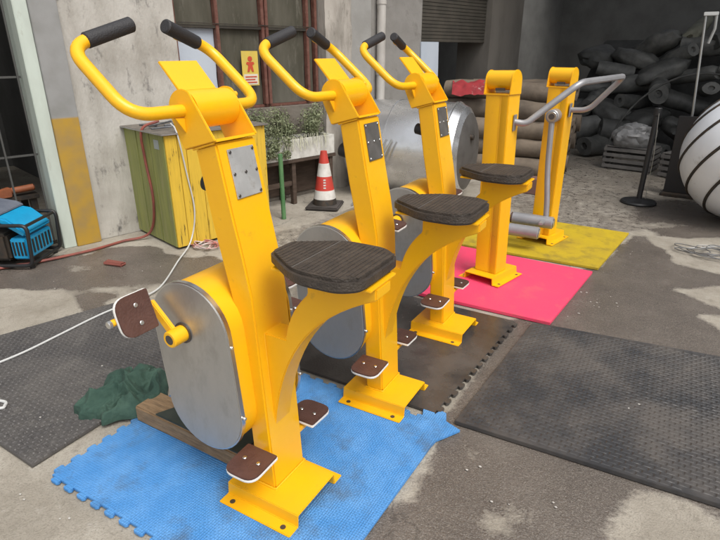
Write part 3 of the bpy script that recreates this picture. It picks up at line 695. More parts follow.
cyl('hub_ring', (-0.85, 4.3845, 1.045), (-0.85, 4.378, 1.045), 0.036, M_RIM, hub, 20, 0.002); cyl('hub_core', (-0.85, 4.3775, 1.045), (-0.85, 4.372, 1.045), 0.022, M_DBOLT, hub, 14)
tube('swing_arm', fillet([(-0.85, 4.41, 1.00), (-0.835, 4.40, 0.65), (-0.80, 4.37, 0.40), (-0.79, 4.36, 0.275)], 0.12, 8), 0.022, M_GREYT, wm, 14)
for (x0, x1, y, z) in ((-1.05, -0.725, 4.34, 0.232), (-1.04, -0.80, 4.21, 0.172)):
    fr = cyl('foot_roller', (x0, y, z), (x1, y, z), 0.049, M_GREYT, wm, 22, 0.006)
    cyl('roller_cap', (x0 - 0.012, y, z), (x0 - 0.0005, y, z), 0.044, M_PED, fr, 20, 0.003)
    cyl('roller_cap', (x1 + 0.0005, y, z), (x1 + 0.008, y, z), 0.036, M_RIM, fr, 20, 0.003)
box('roller_link', (-0.815, 4.22, 0.235), (-0.785, 4.34, 0.255), M_GREYT, wm, 0.003)

# ================================================================== THINGS ON THE GROUND NEAR THE MACHINES
# timber block under the first machine's casing
M_WOOD = mat('raw_timber', (0.30, 0.20, 0.11), 0.8, color2=(0.20, 0.125, 0.065), nscale=8, stretch=(1.5, 10, 10), bump=0.4, bscale=30, dirt=(0.10, 0.07, 0.045), dscale=6, dlo=0.5, dhi=0.75)
M_DGREEN = mat('dark_green', (0.022, 0.032, 0.026), 0.6, color2=(0.04, 0.05, 0.04), nscale=12)
tb = empty('timber_beam', (-1.80, 1.18, 0.016), R(-1), 'short raw timber beam with dark green top under the steel cover', 'timber')
box('beam', (0, 0, 0), (0.60, 0.13, 0.075), M_WOOD, tb, 0.006)
prism('green_top', [(0.13, 0.004), (0.60, 0.004), (0.60, 0.20), (0.22, 0.20)], 0.0755, 0.083, M_DGREEN, tb, 'z', 0.001)  # thin dark green layer over most of the beam top
# crumpled green cloth
M_CLOTH = mat('green_cloth', (0.026, 0.062, 0.046), 0.9, color2=(0.048, 0.095, 0.070), nscale=9, bump=0.9, bscale=32)
def ridge(x, y): return 1 - abs(2 * float(vnoise(np.array(x), np.array(y))) - 1)
bm = bmesh.new(); cb = (-1.95, 1.26, 0.0); NG = 84; gv = []
for j in range(NG + 1):
    row = []
    for i in range(NG + 1):
        s_ = 2 * i / NG - 1; t_ = 2 * j / NG - 1
        # square -> disc
        x = s_ * math.sqrt(1 - t_ * t_ / 2); y = t_ * math.sqrt(1 - s_ * s_ / 2); rho = min(1.0, math.hypot(x, y)); th = math.atan2(y, x)
        out = 1 + 0.22 * math.sin(2 * th + 0.6) + 0.10 * math.sin(5 * th + 1.0) + 0.06 * math.sin(9 * th)
        wx = x + 0.35 * (float(vnoise(np.array(x * 2 + 5), np.array(y * 2 + 3))) - 0.5); wy = y + 0.35 * (float(vnoise(np.array(x * 2 + 15), np.array(y * 2 + 8))) - 0.5)
        f1 = ridge(wx * 1.7 + wy * 0.9 + 21, wy * 1.6 - wx * 0.4 + 11) ** 1.6; f2 = ridge(wx * 4.1 + 3, wy * 3.7 + 9) ** 1.5; f3 = ridge(wx * 8 + 1, wy * 8 + 4)
        h = (1 - rho ** 2.6) ** 0.45 * (0.022 + 0.075 * f1 + 0.040 * f2 + 0.012 * f3) * (1.0 - 0.62 * math.exp(-((x + 0.32) ** 2 + (y + 0.05) ** 2) / 0.035))
        px = x * 0.155 * out + 0.03 * (f1 - 0.5) * x - 0.10 * max(0, y) ** 2; py = y * 0.205 * out + 0.02 * (f2 - 0.5) * y
        row.append(bm.verts.new((px, py, 0.003 + h)))
    gv.append(row)
for j in range(NG):
    for i in range(NG): bm.faces.new((gv[j][i], gv[j][i + 1], gv[j + 1][i + 1], gv[j + 1][i]))
o = finish('crumpled_cloth', bm, M_CLOTH, None, True, (cb[0], cb[1], 0.016), angle=180)
tag(o, 'crumpled dark green cloth between the woven mat and the timber beam', 'cloth')

# cords and hoses
def ground_line(name, pts, r, m, label, cat, seg=8, n=7):
    P = []
    for p in pts:
        if len(p) == 2: q = at(p[0], p[1], r); onmat = -3.3 < q.x < -1.9 and 0.75 < q.y < 2.05; P.append(Vector((q.x, q.y, r + (0.0205 if onmat else 0.006))))
        else: P.append(Vector(p))
    return tag(tube(name, catmull(P, n), r, m, None, seg), label, cat)
M_CORD = mat('grey_white_cord', (0.52, 0.53, 0.52), 0.5); M_HOSE = mat('red_brown_hose', (0.25, 0.065, 0.045), 0.45, color2=(0.17, 0.05, 0.04), nscale=10)
NEARC = Vector((-3.35, 2.84, 0))
cabp = lambda du, din, z: tuple(NEARC + U * du + IN * din + Vector((0, 0, z)))
ground_line('cord', [(-40, 382), (0, 366), (28, 354), (60, 338), (100, 318), (135, 303), (160, 288), (178, 262)] + [cabp(0.10, -0.03, 0.06), cabp(0.17, -0.02, 0.30), cabp(0.14, -0.02, 0.62), cabp(0.10, -0.02, 0.93), cabp(0.12, 0.10, 0.985)], 0.006, M_CORD, 'thin pale grey cord running from yellow cabinet over woven mat', 'cord')
ground_line('hose', [(-60, 280), (0, 269), (35, 263), (60, 258), (95, 250), (122, 242)] + [cabp(-0.04, 0.42, 0.06), cabp(-0.02, 0.30, 0.35), cabp(-0.02, 0.34, 0.70), cabp(-0.02, 0.32, 0.93), cabp(0.12, 0.30, 0.99)], 0.011, M_HOSE, 'red brown hose hanging down the green cabinet side', 'hose')
ground_line('cord_end', [(-30, 408), (0, 412), (6, 409), (4, 405), (-25, 402)], 0.007, M_CORD, 'looped end of pale cord lying on the woven mat', 'cord')

# ================================================================== CABINET (green side, yellow slatted front)
cab = empty('tool_cabinet', NEARC, ROTW, 'old metal cabinet with green side and scratched yellow front against the wall', 'cabinet')
M_GRN = mat('faded_green_paint', (0.27, 0.29, 0.085), 0.6, color2=(0.20, 0.22, 0.075), nscale=4, stretch=(2, 6, 0.5), dirt=(0.30, 0.29, 0.14), dscale=5, dlo=0.52, dhi=0.7)
M_CYEL = mat('faded_yellow_paint', (0.68, 0.45, 0.045), 0.5, color2=(0.58, 0.38, 0.04), nscale=5, stretch=(9, 1, 0.7), dirt=(0.075, 0.05, 0.015), dscale=5, dlo=0.60, dhi=0.63)
M_TIN = mat('dull_tin', (0.40, 0.40, 0.39), 0.45, 0.6, color2=(0.26, 0.25, 0.24), nscale=8)
M_WORN = mat('worn_top_board', (0.17, 0.15, 0.125), 0.85, color2=(0.09, 0.08, 0.07), nscale=9, stretch=(2, 7, 1), dirt=(0.30, 0.29, 0.27), dscale=11, dlo=0.58, dhi=0.75, bump=0.4, bscale=40)
CH, CD, CL = 0.925, 0.72, 0.92
box('body', (0.012, 0.012, 0.03), (CL - 0.012, CD, CH - 0.01), M_GRN, cab, 0.004)
nP = 7; random.seed(3); xx = 0.0
ws = [0.10, 0.07, 0.12, 0.09, 0.20, 0.16, 0.18]
for wdt in ws:
    dy = random.uniform(-0.002, 0.002)
    box('yellow_plank', (xx + 0.0015, -0.006 + dy, 0.02), (xx + wdt - 0.003, 0.011, CH - 0.012), M_CYEL, cab, 0.002); xx += wdt
yy = 0.0
for wdt in (0.24, 0.24, 0.24):
    box('green_panel', (-0.004, yy + 0.013, 0.02), (0.0115, yy + wdt - 0.002, CH - 0.012), M_GRN, cab, 0.002); yy += wdt
box('top_sheet', (-0.03, -0.03, CH - 0.009), (CL + 0.02, CD + 0.01, CH + 0.004), M_WORN, cab, 0.002)
box('edge_strip', (-0.032, -0.034, CH - 0.007), (CL + 0.02, -0.0305, CH + 0.002), M_TIN, cab); box('edge_strip', (-0.034, -0.0304, CH - 0.007), (-0.0305, CD + 0.01, CH + 0.002), M_TIN, cab)
box('label', (-0.007, 0.09, 0.80), (-0.0045, 0.17, 0.87), mat('grey_label', (0.34, 0.38, 0.38), 0.5), cab)
random.seed(5)
M_SCRAP = mat('scrap_steel', (0.16, 0.17, 0.18), 0.4, 0.7, color2=(0.30, 0.31, 0.33), nscale=14)
for k in range(9):
    a = random.uniform(-0.5, 0.5); L_ = random.uniform(0.15, 0.4); c = Vector((random.uniform(0.12, 0.7), 0.03 + k * 0.06, CH + 0.012 + 0.011 * (k % 2)))
    d = Vector((math.sin(a), math.cos(a), 0)) if k % 2 else Vector((math.cos(a), math.sin(a), 0))
    o = cyl('steel_offcut', Vector((0, 0, 0)) - d * L_ / 2, d * L_ / 2, 0.008, M_SCRAP, None, 8); o.location = NEARC + Matrix.Rotation(ROTW, 3, 'Z') @ c
    tag(o, 'dark steel rod offcut lying on top of the cabinet', 'rod', 'steel offcuts on the cabinet')

# ================================================================== PLANTER on a dark stand, traffic cone
PL = Vector((-3.50, 3.95, 0))
stand = empty('planter_stand', PL, ROTW, 'dark brown wooden stand under the white planter', 'stand')
M_DW = mat('dark_wood', (0.055, 0.036, 0.025), 0.8, color2=(0.085, 0.058, 0.042), nscale=6, stretch=(1, 6, 6))
box('top', (0, 0, 0.44), (1.12, 0.28, 0.475), M_DW, stand, 0.004)
for x in (0.02, 0.52, 1.04): box('leg', (x, 0.02, 0), (x + 0.05, 0.07, 0.439), M_DW, stand, 0.003); box('leg', (x, 0.21, 0), (x + 0.05, 0.26, 0.439), M_DW, stand, 0.003)
box('rail', (0.071, 0.03, 0.20), (0.519, 0.05, 0.25), M_DW, stand, 0.002); box('back_board', (0.01, 0.265, 0.05), (1.11, 0.279, 0.439), M_DW, stand)
planter = empty('planter', PL + Vector((0, 0, 0.476)), ROTW, 'white foam planter full of leafy green plants', 'planter')
M_FOAM = mat('white_foam', (0.60, 0.59, 0.55), 0.8, color2=(0.42, 0.41, 0.37), nscale=9, dirt=(0.22, 0.20, 0.15), dscale=10, dlo=0.58, dhi=0.75)
for (a, b) in (((0.02, 0.0, 0), (1.10, 0.025, 0.20)), ((0.02, 0.255, 0), (1.10, 0.28, 0.20)), ((0.02, 0.026, 0), (0.045, 0.254, 0.2)), ((1.075, 0.026, 0), (1.10, 0.254, 0.2))):
    box('trough_side', a, b, M_FOAM, planter, 0.004)
box('soil', (0.046, 0.026, 0.01), (1.074, 0.254, 0.17), mat('soil', (0.05, 0.035, 0.022), 0.95), planter)
M_LEAF = mat('leaf_green', (0.12, 0.15, 0.07), 0.65, color2=(0.25, 0.27, 0.16), nscale=9, lo=0.35, hi=0.65)
def leaves(name, n, fn, size, m, parent):
    V = []; Fc = []
    for k in range(n):
        c, hd = fn(); L_ = size * random.uniform(0.6, 1.3); wd = L_ * random.uniform(0.28, 0.42)
        t = Vector((random.gauss(0, 1), random.gauss(0, 1), random.gauss(0.3, 0.7))).normalized(); s = t.cross(Vector((random.gauss(0, 1), random.gauss(0, 1), random.gauss(0, 1)))).normalized()
        nn = t.cross(s); b = len(V); c = Vector(c)
        V += [tuple(c), tuple(c + t * L_ * 0.5 + s * wd), tuple(c + t * L_ + nn * L_ * 0.15), tuple(c + t * L_ * 0.5 - s * wd)]
        Fc.append((b, b + 1, b + 2)); Fc.append((b, b + 2, b + 3))
    me = bpy.data.meshes.new(name); me.from_pydata(V, [], Fc); me.materials.append(m)
    o = bpy.data.objects.new(name, me); col.objects.link(o); o.parent = parent; return o
random.seed(11)
clumps = [(random.uniform(0.03, 1.05), random.uniform(0.0, 0.26), random.uniform(0.22, 0.44), random.uniform(0.07, 0.13)) for _ in range(34)] + [(random.uniform(0.0, 0.45), random.uniform(-0.05, 0.02), random.uniform(0.06, 0.24), random.uniform(0.04, 0.08)) for _ in range(12)]
def lf():
    c = random.choice(clumps); v = Vector((random.gauss(0, 1), random.gauss(0, 1), random.gauss(0, 1))).normalized() * c[3] * random.random() ** 0.4
    return (c[0] + v.x, c[1] + v.y, max(0.03, c[2] + v.z)), None
V_ = []
for k in range(70):
    x = random.uniform(0.3, 1.02); l0 = random.uniform(0.05, 0.13); dx = random.uniform(-0.03, 0.03)
    tube('pale_blade', [(x, 0.03, 0.19), (x + dx, -0.012, 0.20 + random.uniform(0, .05)), (x + 2 * dx, -0.02 - random.random() * 0.02, 0.2 - l0)], 0.0026, MATS.get('pale_blade') or mat('pale_blade', (0.50, 0.50, 0.38), 0.7), planter, 4) if k < 46 else None
o = leaves('foliage', 7000, lf, 0.023, M_LEAF, planter); o['kind'] = 'stuff'
for k in range(40):
    c = random.choice(clumps); x, y = c[0] + random.uniform(-.03, .03), min(max(c[1], 0.03), 0.25)
    tube('stem', [(x, y, 0.16), (x + random.uniform(-.03, .03), y + random.uniform(-.03, .03), 0.30 + random.random() * 0.12)], 0.003, M_LEAF, planter, 5)
gp_ = at(284, 219); o = cyl('green_post', (gp_.x, gp_.y, 0.0), (gp_.x - 0.02, gp_.y + 0.02, 0.62), 0.022, mat('green_plastic', (0.06, 0.16, 0.06), 0.5, color2=(0.10, 0.22, 0.09), nscale=9), None, 12, 0.003)
tag(o, 'short green plastic post standing in front of the planter stand', 'post')
# cone
cn = empty('traffic_cone', at(325, 207), R(20), 'red and white traffic cone with dark square base beside the planter stand', 'traffic cone')
M_CR = mat('cone_red', (0.52, 0.045, 0.03), 0.5, color2=(0.40, 0.05, 0.035), nscale=8); M_CW = mat('cone_white', (0.66, 0.64, 0.60), 0.5, color2=(0.5, 0.48, 0.44), nscale=8)
bm = bmesh.new(); bmesh.ops.create_cube(bm, size=1, matrix=Matrix.Translation((0, 0, 0.022)) @ Matrix.Diagonal((0.34, 0.34, 0.035, 1))); bevel(bm, 0.012); finish('rubber_base', bm, mat('base_rubber', (0.035, 0.030, 0.027), 0.8, color2=(0.06, 0.05, 0.045), nscale=9), cn)
def cr(z): return 0.125 - (0.125 - 0.032) * (z - 0.04) / 0.54
for (z0, z1, m_) in ((0.04, 0.10, M_DIRTY), (0.1001, 0.19, M_CW), (0.1901, 0.33, M_CR), (0.3301, 0.46, M_CW), (0.4601, 0.58, M_CR)):
    bm = bmesh.new(); add_tube(bm, [(0, 0, z0), (0, 0, z1)], [cr(z0), cr(z1)], 28); finish('cone_band', bm, m_, cn)
for k in range(4):   # worn white marks stacked on the red band
    a = R(-75); z = 0.215 + k * 0.026; r_ = cr(z) + 0.0012
    box('white_mark', (-0.012, -0.001, 0), (0.012, 0.001, 0.014), M_CW, cn, 0, (r_ * math.cos(a), r_ * math.sin(a), z), (0, 0, a + math.pi / 2))

# ================================================================== STEEL DRUM by the wall
M_DRUM = mat('galvanised_drum', (0.78, 0.79, 0.80), 0.22, 0.9, color2=(0.66, 0.66, 0.66), nscale=4, rough2=0.32, bump=0.06, bscale=4, dirt=(0.45, 0.41, 0.36), dscale=4, dlo=0.62, dhi=0.9)
DR = Vector((-2.50, 5.55, 0)); dr = empty('steel_drum', DR, R(4), 'large shiny galvanised steel drum lying on its side by grey wall', 'drum')
bm = bmesh.new(); rr = 0.50
prof = [(-0.70, 0.02), (-0.69, 0.30), (-0.66, 0.44), (-0.60, rr), (-0.2, rr), (-0.195, rr + 0.008), (-0.18, rr + 0.008), (-0.175, rr), (0.45, rr), (0.455, rr + 0.01), (0.475, rr + 0.01), (0.48, rr - 0.005), (0.56, rr - 0.04), (0.60, rr - 0.10)]
add_tube(bm, [(x, 0, 0.512) for x, r_ in prof], [r_ for x, r_ in prof], 48); finish('shell', bm, M_DRUM, dr, angle=25)
bm = bmesh.new(); prof = [(0.601, rr - 0.10), (0.63, rr - 0.16), (0.65, 0.2), (0.655, 0.02)]
add_tube(bm, [(x, 0, 0.512) for x, r_ in prof], [r_ for x, r_ in prof], 48); finish('end_cap', bm, mat('shaded_drum_end', (0.22, 0.21, 0.20), 0.5, 0.7, color2=(0.14, 0.13, 0.12), nscale=4), dr)  # cap colour darkened to carry the shade on this end
cyl('bung', (0.64, -0.1, 0.68), (0.68, -0.1, 0.68), 0.03, M_DIRTY, dr, 12, 0.004)
for s in (-0.4, 0.3):
    for q in (-1, 1): prism('chock', [(q * 0.12, 0), (q * 0.40, 0), (q * 0.42, 0.10)], s - 0.05, s + 0.05, M_WOOD, dr, 'x')
M_ROD = mat('steel_rod', (0.42, 0.43, 0.43), 0.35, 0.8)
a = at(352, 206); 
for k, dx in enumerate((0.0, 0.05)):
    o = cyl('steel_rod', (a.x + dx, a.y + dx * 0.4, 0.012), (-2.56 + dx, 4.98 + dx * 0.3, 0.67), 0.010, M_ROD, None, 8)
    tag(o, 'thin steel rod leaning against the steel drum', 'rod', 'rods leaning on the drum')

# pale board and tan rolls by the side opening
o = box('pale_board', (0, 0, 0), (0.36, 0.02, 1.62), M_PALE, None, 0.003); o.location = W0 + U * 4.24 + IN * -0.075; o.rotation_euler = (R(-2), 0, ROTW)
tag(o, 'tall pale blue board leaning at the shutter opening', 'board')
# ------------------------------------------------------------------ rolls
def roll_mesh(name, r, L_, m, seg=16, rag=0.06):
    bm = bmesh.new(); n = 9; pts = []; rad = []
    for i in range(n):
        t = i / (n - 1); pts.append(((t - 0.5) * L_, random.uniform(-1, 1) * r * 0.05, random.uniform(-1, 1) * r * 0.05)); rad.append(r * (1 + random.uniform(-rag, rag)))
    rad[0] *= 0.9; rad[-1] *= 0.9
    # hollow spiral-like ends
    pts = [(pts[0][0] + 0.05, 0, 0), (pts[0][0] + 0.05, 0, 0), pts[0]] + pts + [pts[-1], (pts[-1][0] - 0.05, 0, 0), (pts[-1][0] - 0.05, 0, 0)]
    rad = [r * 0.05, r * 0.35, r * 0.38] + rad + [r * 0.38, r * 0.35, r * 0.05]
    ring = []
    for p, q in zip(pts, rad):
        ring.append([bm.verts.new((p[0], p[1] + q * math.cos(2 * math.pi * k / seg), p[2] + q * math.sin(2 * math.pi * k / seg))) for k in range(seg)])
    for i in range(len(ring) - 1):
        for k in range(seg): bm.faces.new((ring[i][k], ring[i][(k + 1) % seg], ring[i + 1][(k + 1) % seg], ring[i + 1][k]))
    for i in range(3, len(ring) - 3):
        for v in ring[i]:
            v.co += Vector((0, v.co.y, v.co.z)) * float(fbm(np.array(v.co.x * 6 + r * 50), np.array(v.co.y * 9 + v.co.z * 7), 3)) * 0.35
    return finish(name, bm, m, None, True, angle=70)
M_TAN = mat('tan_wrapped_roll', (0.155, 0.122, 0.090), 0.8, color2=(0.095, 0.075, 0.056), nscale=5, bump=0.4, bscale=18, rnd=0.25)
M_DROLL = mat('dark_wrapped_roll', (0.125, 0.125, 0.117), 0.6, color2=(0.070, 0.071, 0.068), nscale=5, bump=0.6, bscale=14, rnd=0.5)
M_OLIVE = mat('olive_roll', (0.21, 0.21, 0.165), 0.75, color2=(0.14, 0.14, 0.11), nscale=5, bump=0.4, bscale=16, rnd=0.2)
random.seed(21)
tan = [roll_mesh('carpet_roll', 0.125, 1.45, M_TAN) for _ in range(3)]
used = [False] * 3
def place(proto, used, k, loc, rz, ry, label, cat, group):
    if not used[k]: o = proto[k]; used[k] = True
    else: o = proto[k].copy(); col.objects.link(o)
    o.location = loc; o.rotation_euler = (random.uniform(0, 6.28), ry, rz); tag(o, label, cat, group); o.scale = (random.uniform(0.65, 1.1), random.uniform(0.65, 1.05), random.uniform(0.6, 1.0)) if cat == 'roll' else (1, 1, 1); return o
# tan pile: long rolls lying across, three deep stack behind the walking machine
TB = Vector((-2.02, 7.30, 0)); q = 0
for layer, cnt in ((0, 6), (1, 5), (2, 5), (3, 4), (4, 3)):
    for k in range(cnt):
        off = (k - (cnt - 1) / 2) * 0.262
        p = TB + Vector((off * 0.26 * 0 + random.uniform(-0.12, 0.12), off + 0.3, 0.135 + layer * 0.222))
        place(tan, used, q % 3, p, R(random.uniform(-6, 6)), R(random.uniform(-1, 1)), 'tan wrapped carpet roll in the %s layer of the pile by the pillar' % ('bottom', 'second', 'middle', 'fourth', 'topmost')[layer], 'carpet roll', 'tan carpet rolls piled near the pillar'); q += 1
# red cloth on the pile
bm = bmesh.new(); bmesh.ops.create_grid(bm, x_segments=24, y_segments=14, size=0.5)
for v in bm.verts:
    x, y = v.co.x, v.co.y
    v.co = Vector((x * 0.48, y * 0.40, 0.02 + 0.07 * (1 + float(fbm(np.array(x * 4 + 3), np.array(y * 4), 2)) * 2.4) - 0.25 * abs(y) ** 2 - 0.1 * x * x))
rc = finish('red_cloth', bm, mat('red_cloth_mat', (0.30, 0.022, 0.028), 0.85, color2=(0.20, 0.02, 0.025), nscale=8, dirt=(0.55, 0.45, 0.42), dscale=5, dlo=0.6, dhi=0.66), None, True, (-2.46, 7.17, 1.04), (R(14), 0, R(20)), angle=180)
tag(rc, 'crumpled red cloth with pale marks on the tan rolls', 'cloth')
# dark rolls sloping pile in the hall
random.seed(33)
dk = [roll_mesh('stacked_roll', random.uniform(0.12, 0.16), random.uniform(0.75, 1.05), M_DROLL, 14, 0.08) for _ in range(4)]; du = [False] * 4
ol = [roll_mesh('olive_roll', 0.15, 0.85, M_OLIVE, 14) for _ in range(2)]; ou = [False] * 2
def hallpt(x, y, z): return HC + Matrix.Rotation(-A_W, 3, 'Z') @ Vector((x, y, z))
# solid core of old bundled sheets behind the visible face of the pile
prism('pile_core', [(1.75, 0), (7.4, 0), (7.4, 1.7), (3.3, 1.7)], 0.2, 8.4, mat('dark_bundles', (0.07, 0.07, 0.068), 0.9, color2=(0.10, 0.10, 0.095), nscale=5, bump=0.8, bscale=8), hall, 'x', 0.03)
bun = []
for k in range(4):
    bm = bmesh.new(); bmesh.ops.create_icosphere(bm, subdivisions=3, radius=1.0)
    for v in bm.verts:
        d = float(fbm(np.array(v.co.x * 2.0 + k * 7), np.array(v.co.y * 2.0 + v.co.z * 2.3 + k * 3), 4)); ab = 1.0 / (abs(v.co.x) ** 3 + abs(v.co.y) ** 3 + abs(v.co.z) ** 3) ** (1 / 3)
        v.co = v.co * ab; v.co = Vector((v.co.x * 0.36, v.co.y * 0.25, v.co.z * 0.14)) * (1 + d * 0.55)
    bun.append(finish('stacked_bundle', bm, M_DROLL, None, True, angle=50))
bu = [False] * 4
for lay in range(10):
    tier = 'at the foot of' if lay < 3 else ('halfway up' if lay < 7 else 'near the top of')
    z = 0.15 + lay * 0.205; y0 = 1.12 + lay * 0.20
    for k in range(11):
        x = 0.55 + k * 0.66 + (0.33 if lay % 2 else 0) + random.uniform(-0.14, 0.14)
        if lay >= 7 and k == 0 or (lay == 9 and k < 4): continue
        if lay >= 8 and random.random() < 0.16 * (lay - 7): continue
        yaw = -A_W + R(random.choice([random.uniform(-25, 25), random.uniform(15, 50), random.uniform(-60, -20), random.uniform(70, 110)]))
        p = hallpt(x, y0 + random.uniform(-0.12, 0.14), z + random.uniform(-0.03, 0.05))
        t_ = R(random.uniform(-22, 22)); r_ = random.random()
        if lay == 0: p = hallpt(x, y0, 0.16); t_ = 0.0
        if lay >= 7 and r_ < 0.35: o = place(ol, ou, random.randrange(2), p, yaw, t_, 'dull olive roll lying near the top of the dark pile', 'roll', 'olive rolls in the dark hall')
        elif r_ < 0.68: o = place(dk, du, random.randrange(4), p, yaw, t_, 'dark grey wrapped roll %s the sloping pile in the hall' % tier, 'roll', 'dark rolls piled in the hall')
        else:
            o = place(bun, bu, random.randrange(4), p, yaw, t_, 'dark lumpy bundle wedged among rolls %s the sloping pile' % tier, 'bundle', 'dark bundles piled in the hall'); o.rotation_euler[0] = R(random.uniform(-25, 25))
# ================================================================== RIGHT SIDE: stanchion, black panel, thin pole, striped ball, wire, debris
st = empty('stanchion', at(638, 203), 0, 'black barrier post on a round flat base', 'stanchion')
bm = bmesh.new(); pr = [(0.0, 0.175), (0.012, 0.178), (0.026, 0.165), (0.034, 0.06), (0.05, 0.032)]
add_tube(bm, [(0, 0, z + 0.004) for z, _ in pr], [r_ for _, r_ in pr], 36); finish('round_base', bm, M_BLACK, st)
cyl('pole', (0, 0, 0.05), (0.015, 0.02, 0.90), 0.027, M_BLACK, st, 16); cyl('head', (0.015, 0.02, 0.9005), (0.015, 0.02, 0.98), 0.036, M_BLACK, st, 16, 0.006)
tube('wire', [(0.03, -0.03, 0.93), (0.06, -0.04, 0.5), (0.06, -0.03, 0.06)], 0.003, M_ROD, st, 5)
bp_ = empty('black_panel', (-0.02, 6.92, 0), R(-6), 'tall flat black panel standing beside the striped ball', 'panel')
box('board', (0, 0, 0.03), (0.30, 0.05, 0.86), M_BLACK, bp_, 0.006); box('foot', (-0.02, -0.10, 0.004), (0.32, 0.15, 0.0295), M_DIRTY, bp_, 0.004)
pb_ = empty('thin_pole', (0.10, 6.95, 0.0), 0, 'thin pale pole with a small white bracket on top', 'pole')
tube('rod', [(0.02, 0.12, 0.0), (0.0, 0.08, 0.9), (-0.075, 0.05, 1.86)], 0.013, M_ROD, pb_, 8)
box('bracket', (-0.095, 0.02, 1.84), (0.035, 0.06, 1.875), M_CORD, pb_, 0.004); tube('drop_strip', [(0.02, 0.04, 1.838), (0.03, 0.045, 1.72), (0.0, 0.045, 1.58)], 0.016, M_ROD, pb_, 8)
# striped ball
BR = 0.60; ball = empty('striped_ball', (0.655, 6.08, BR + 0.018), 0, 'big white ball with dark curved bands standing beside the black panel', 'ball')
bm = bmesh.new(); bmesh.ops.create_uvsphere(bm, u_segments=56, v_segments=32, radius=BR)
finish('shell', bm, mat('white_shell', (0.76, 0.80, 0.85), 0.3, color2=(0.70, 0.74, 0.79), nscale=4, dirt=(0.42, 0.41, 0.39), dscale=6, dlo=0.6, dhi=0.8), ball, angle=180)
axis = Vector((0.55, -0.55, -0.62)).normalized(); qr = axis.to_track_quat('Z', 'Y')
for k, th in enumerate((22, 44, 66, 88, 110, 132, 152)):
    rr_ = BR * math.sin(R(th)); zz = BR * math.cos(R(th))
    pts = [qr @ Vector((rr_ * math.cos(a_ * math.pi / 32), rr_ * math.sin(a_ * math.pi / 32), zz)) for a_ in range(65)]
    tube('dark_band', pts, 0.015, M_DIRTY, ball, 6)
# wire tangle
random.seed(9); wc = at(700, 254); pts = []
for k in range(46):
    a_ = k * 0.75; r_ = 0.05 + 0.13 * random.random()
    pts.append((wc.x + 1.6 * r_ * math.cos(a_) + 0.004 * k, wc.y + r_ * math.sin(a_), 0.02 + 0.03 * random.random()))
tag(tube('wire_tangle', catmull(pts, 5), 0.004, mat('wire_grey', (0.22, 0.22, 0.22), 0.4, 0.5), None, 6), 'tangle of thin grey wire on the wet concrete', 'wire')
# pink and white string tangle near cabinet
wc = at(207, 247); pts = []
for k in range(30):
    a_ = k * 0.9; r_ = 0.03 + 0.09 * random.random(); pts.append((wc.x + 1.3 * r_ * math.cos(a_), wc.y + r_ * math.sin(a_), 0.014 + 0.03 * random.random()))
tag(tube('string_tangle', catmull(pts, 5), 0.005, mat('pale_red_string', (0.40, 0.12, 0.10), 0.6, color2=(0.6, 0.55, 0.52), nscale=12), None, 6), 'small tangle of red and white string beside cabinet', 'string')
# crushed brick chip
bm = bmesh.new(); bmesh.ops.create_cube(bm, size=1, matrix=Matrix.Diagonal((0.17, 0.06, 0.022, 1))); bevel(bm, 0.008)
for v in bm.verts: v.co += Vector((random.uniform(-1, 1), random.uniform(-1, 1), random.uniform(-1, 1))) * 0.004
p = at(115, 265); tag(finish('brick_chip', bm, mat('brick_red', (0.20, 0.06, 0.045), 0.8), None, True, (p.x, p.y, 0.016), (0, 0, R(12))), 'flat dark red brick chip lying on wet concrete', 'brick')
# scattered pale crumbs
random.seed(14); bm = bmesh.new()
spots = [(600, 300), (612, 305), (590, 296), (575, 318), (606, 302), (585, 304), (640, 250), (625, 252), (560, 322), (20, 500), (70, 520), (500, 500), (640, 410), (150, 270), (60, 285), (90, 330), (110, 372), (470, 470), (545, 505), (30, 420)]
for sx, sy in spots:
    for k in range(2):
        q = at(sx + random.uniform(-12, 12), sy + random.uniform(-6, 6)); s = random.uniform(0.002, 0.006)
        bmesh.ops.create_icosphere(bm, subdivisions=1, radius=s, matrix=Matrix.Translation((q.x, q.y, 0.022 if 1.86 < q.y < 3.1 and -0.6 < q.x < .8 else (0.017 if q.x < -1.9 and .8 < q.y < 2 else 0.005))) @ Matrix.Diagonal((1.4, 1, 0.5, 1)))
o = finish('crumbs', bm, mat('pale_crumb', (0.45, 0.43, 0.40), 0.9)); tag(o, 'pale plaster crumbs scattered over the yard', 'debris', kind='stuff')
# pale plastic bag and slatted crates near the dark pile
def crumple(name, sx, sy, sz, m, loc, label, cat, seed):
    bm = bmesh.new(); bmesh.ops.create_icosphere(bm, subdivisions=4, radius=1.0)
    for v in bm.verts:
        d = float(fbm(np.array(v.co.x * 2.3 + seed), np.array(v.co.y * 2.3 + v.co.z * 1.7 + seed * 3), 4))
        v.co = Vector((v.co.x * sx, v.co.y * sy, v.co.z * sz)) * (1 + d * 0.9)
        v.co.z = max(v.co.z, -sz * 0.8)
    o = finish(name, bm, m, None, True, angle=25); o.location = Vector(loc) + Vector((0, 0, sz * 0.8 + 0.004)); return tag(o, label, cat)
M_BAG = mat('pale_plastic', (0.26, 0.26, 0.26), 0.4, color2=(0.16, 0.16, 0.16), nscale=6)
crumple('plastic_bundle', 0.26, 0.2, 0.17, M_BAG, hallpt(2.05, 0.25, 0.30), 'pale crumpled plastic bundle on the crate at the dark pile', 'plastic', 2.0)
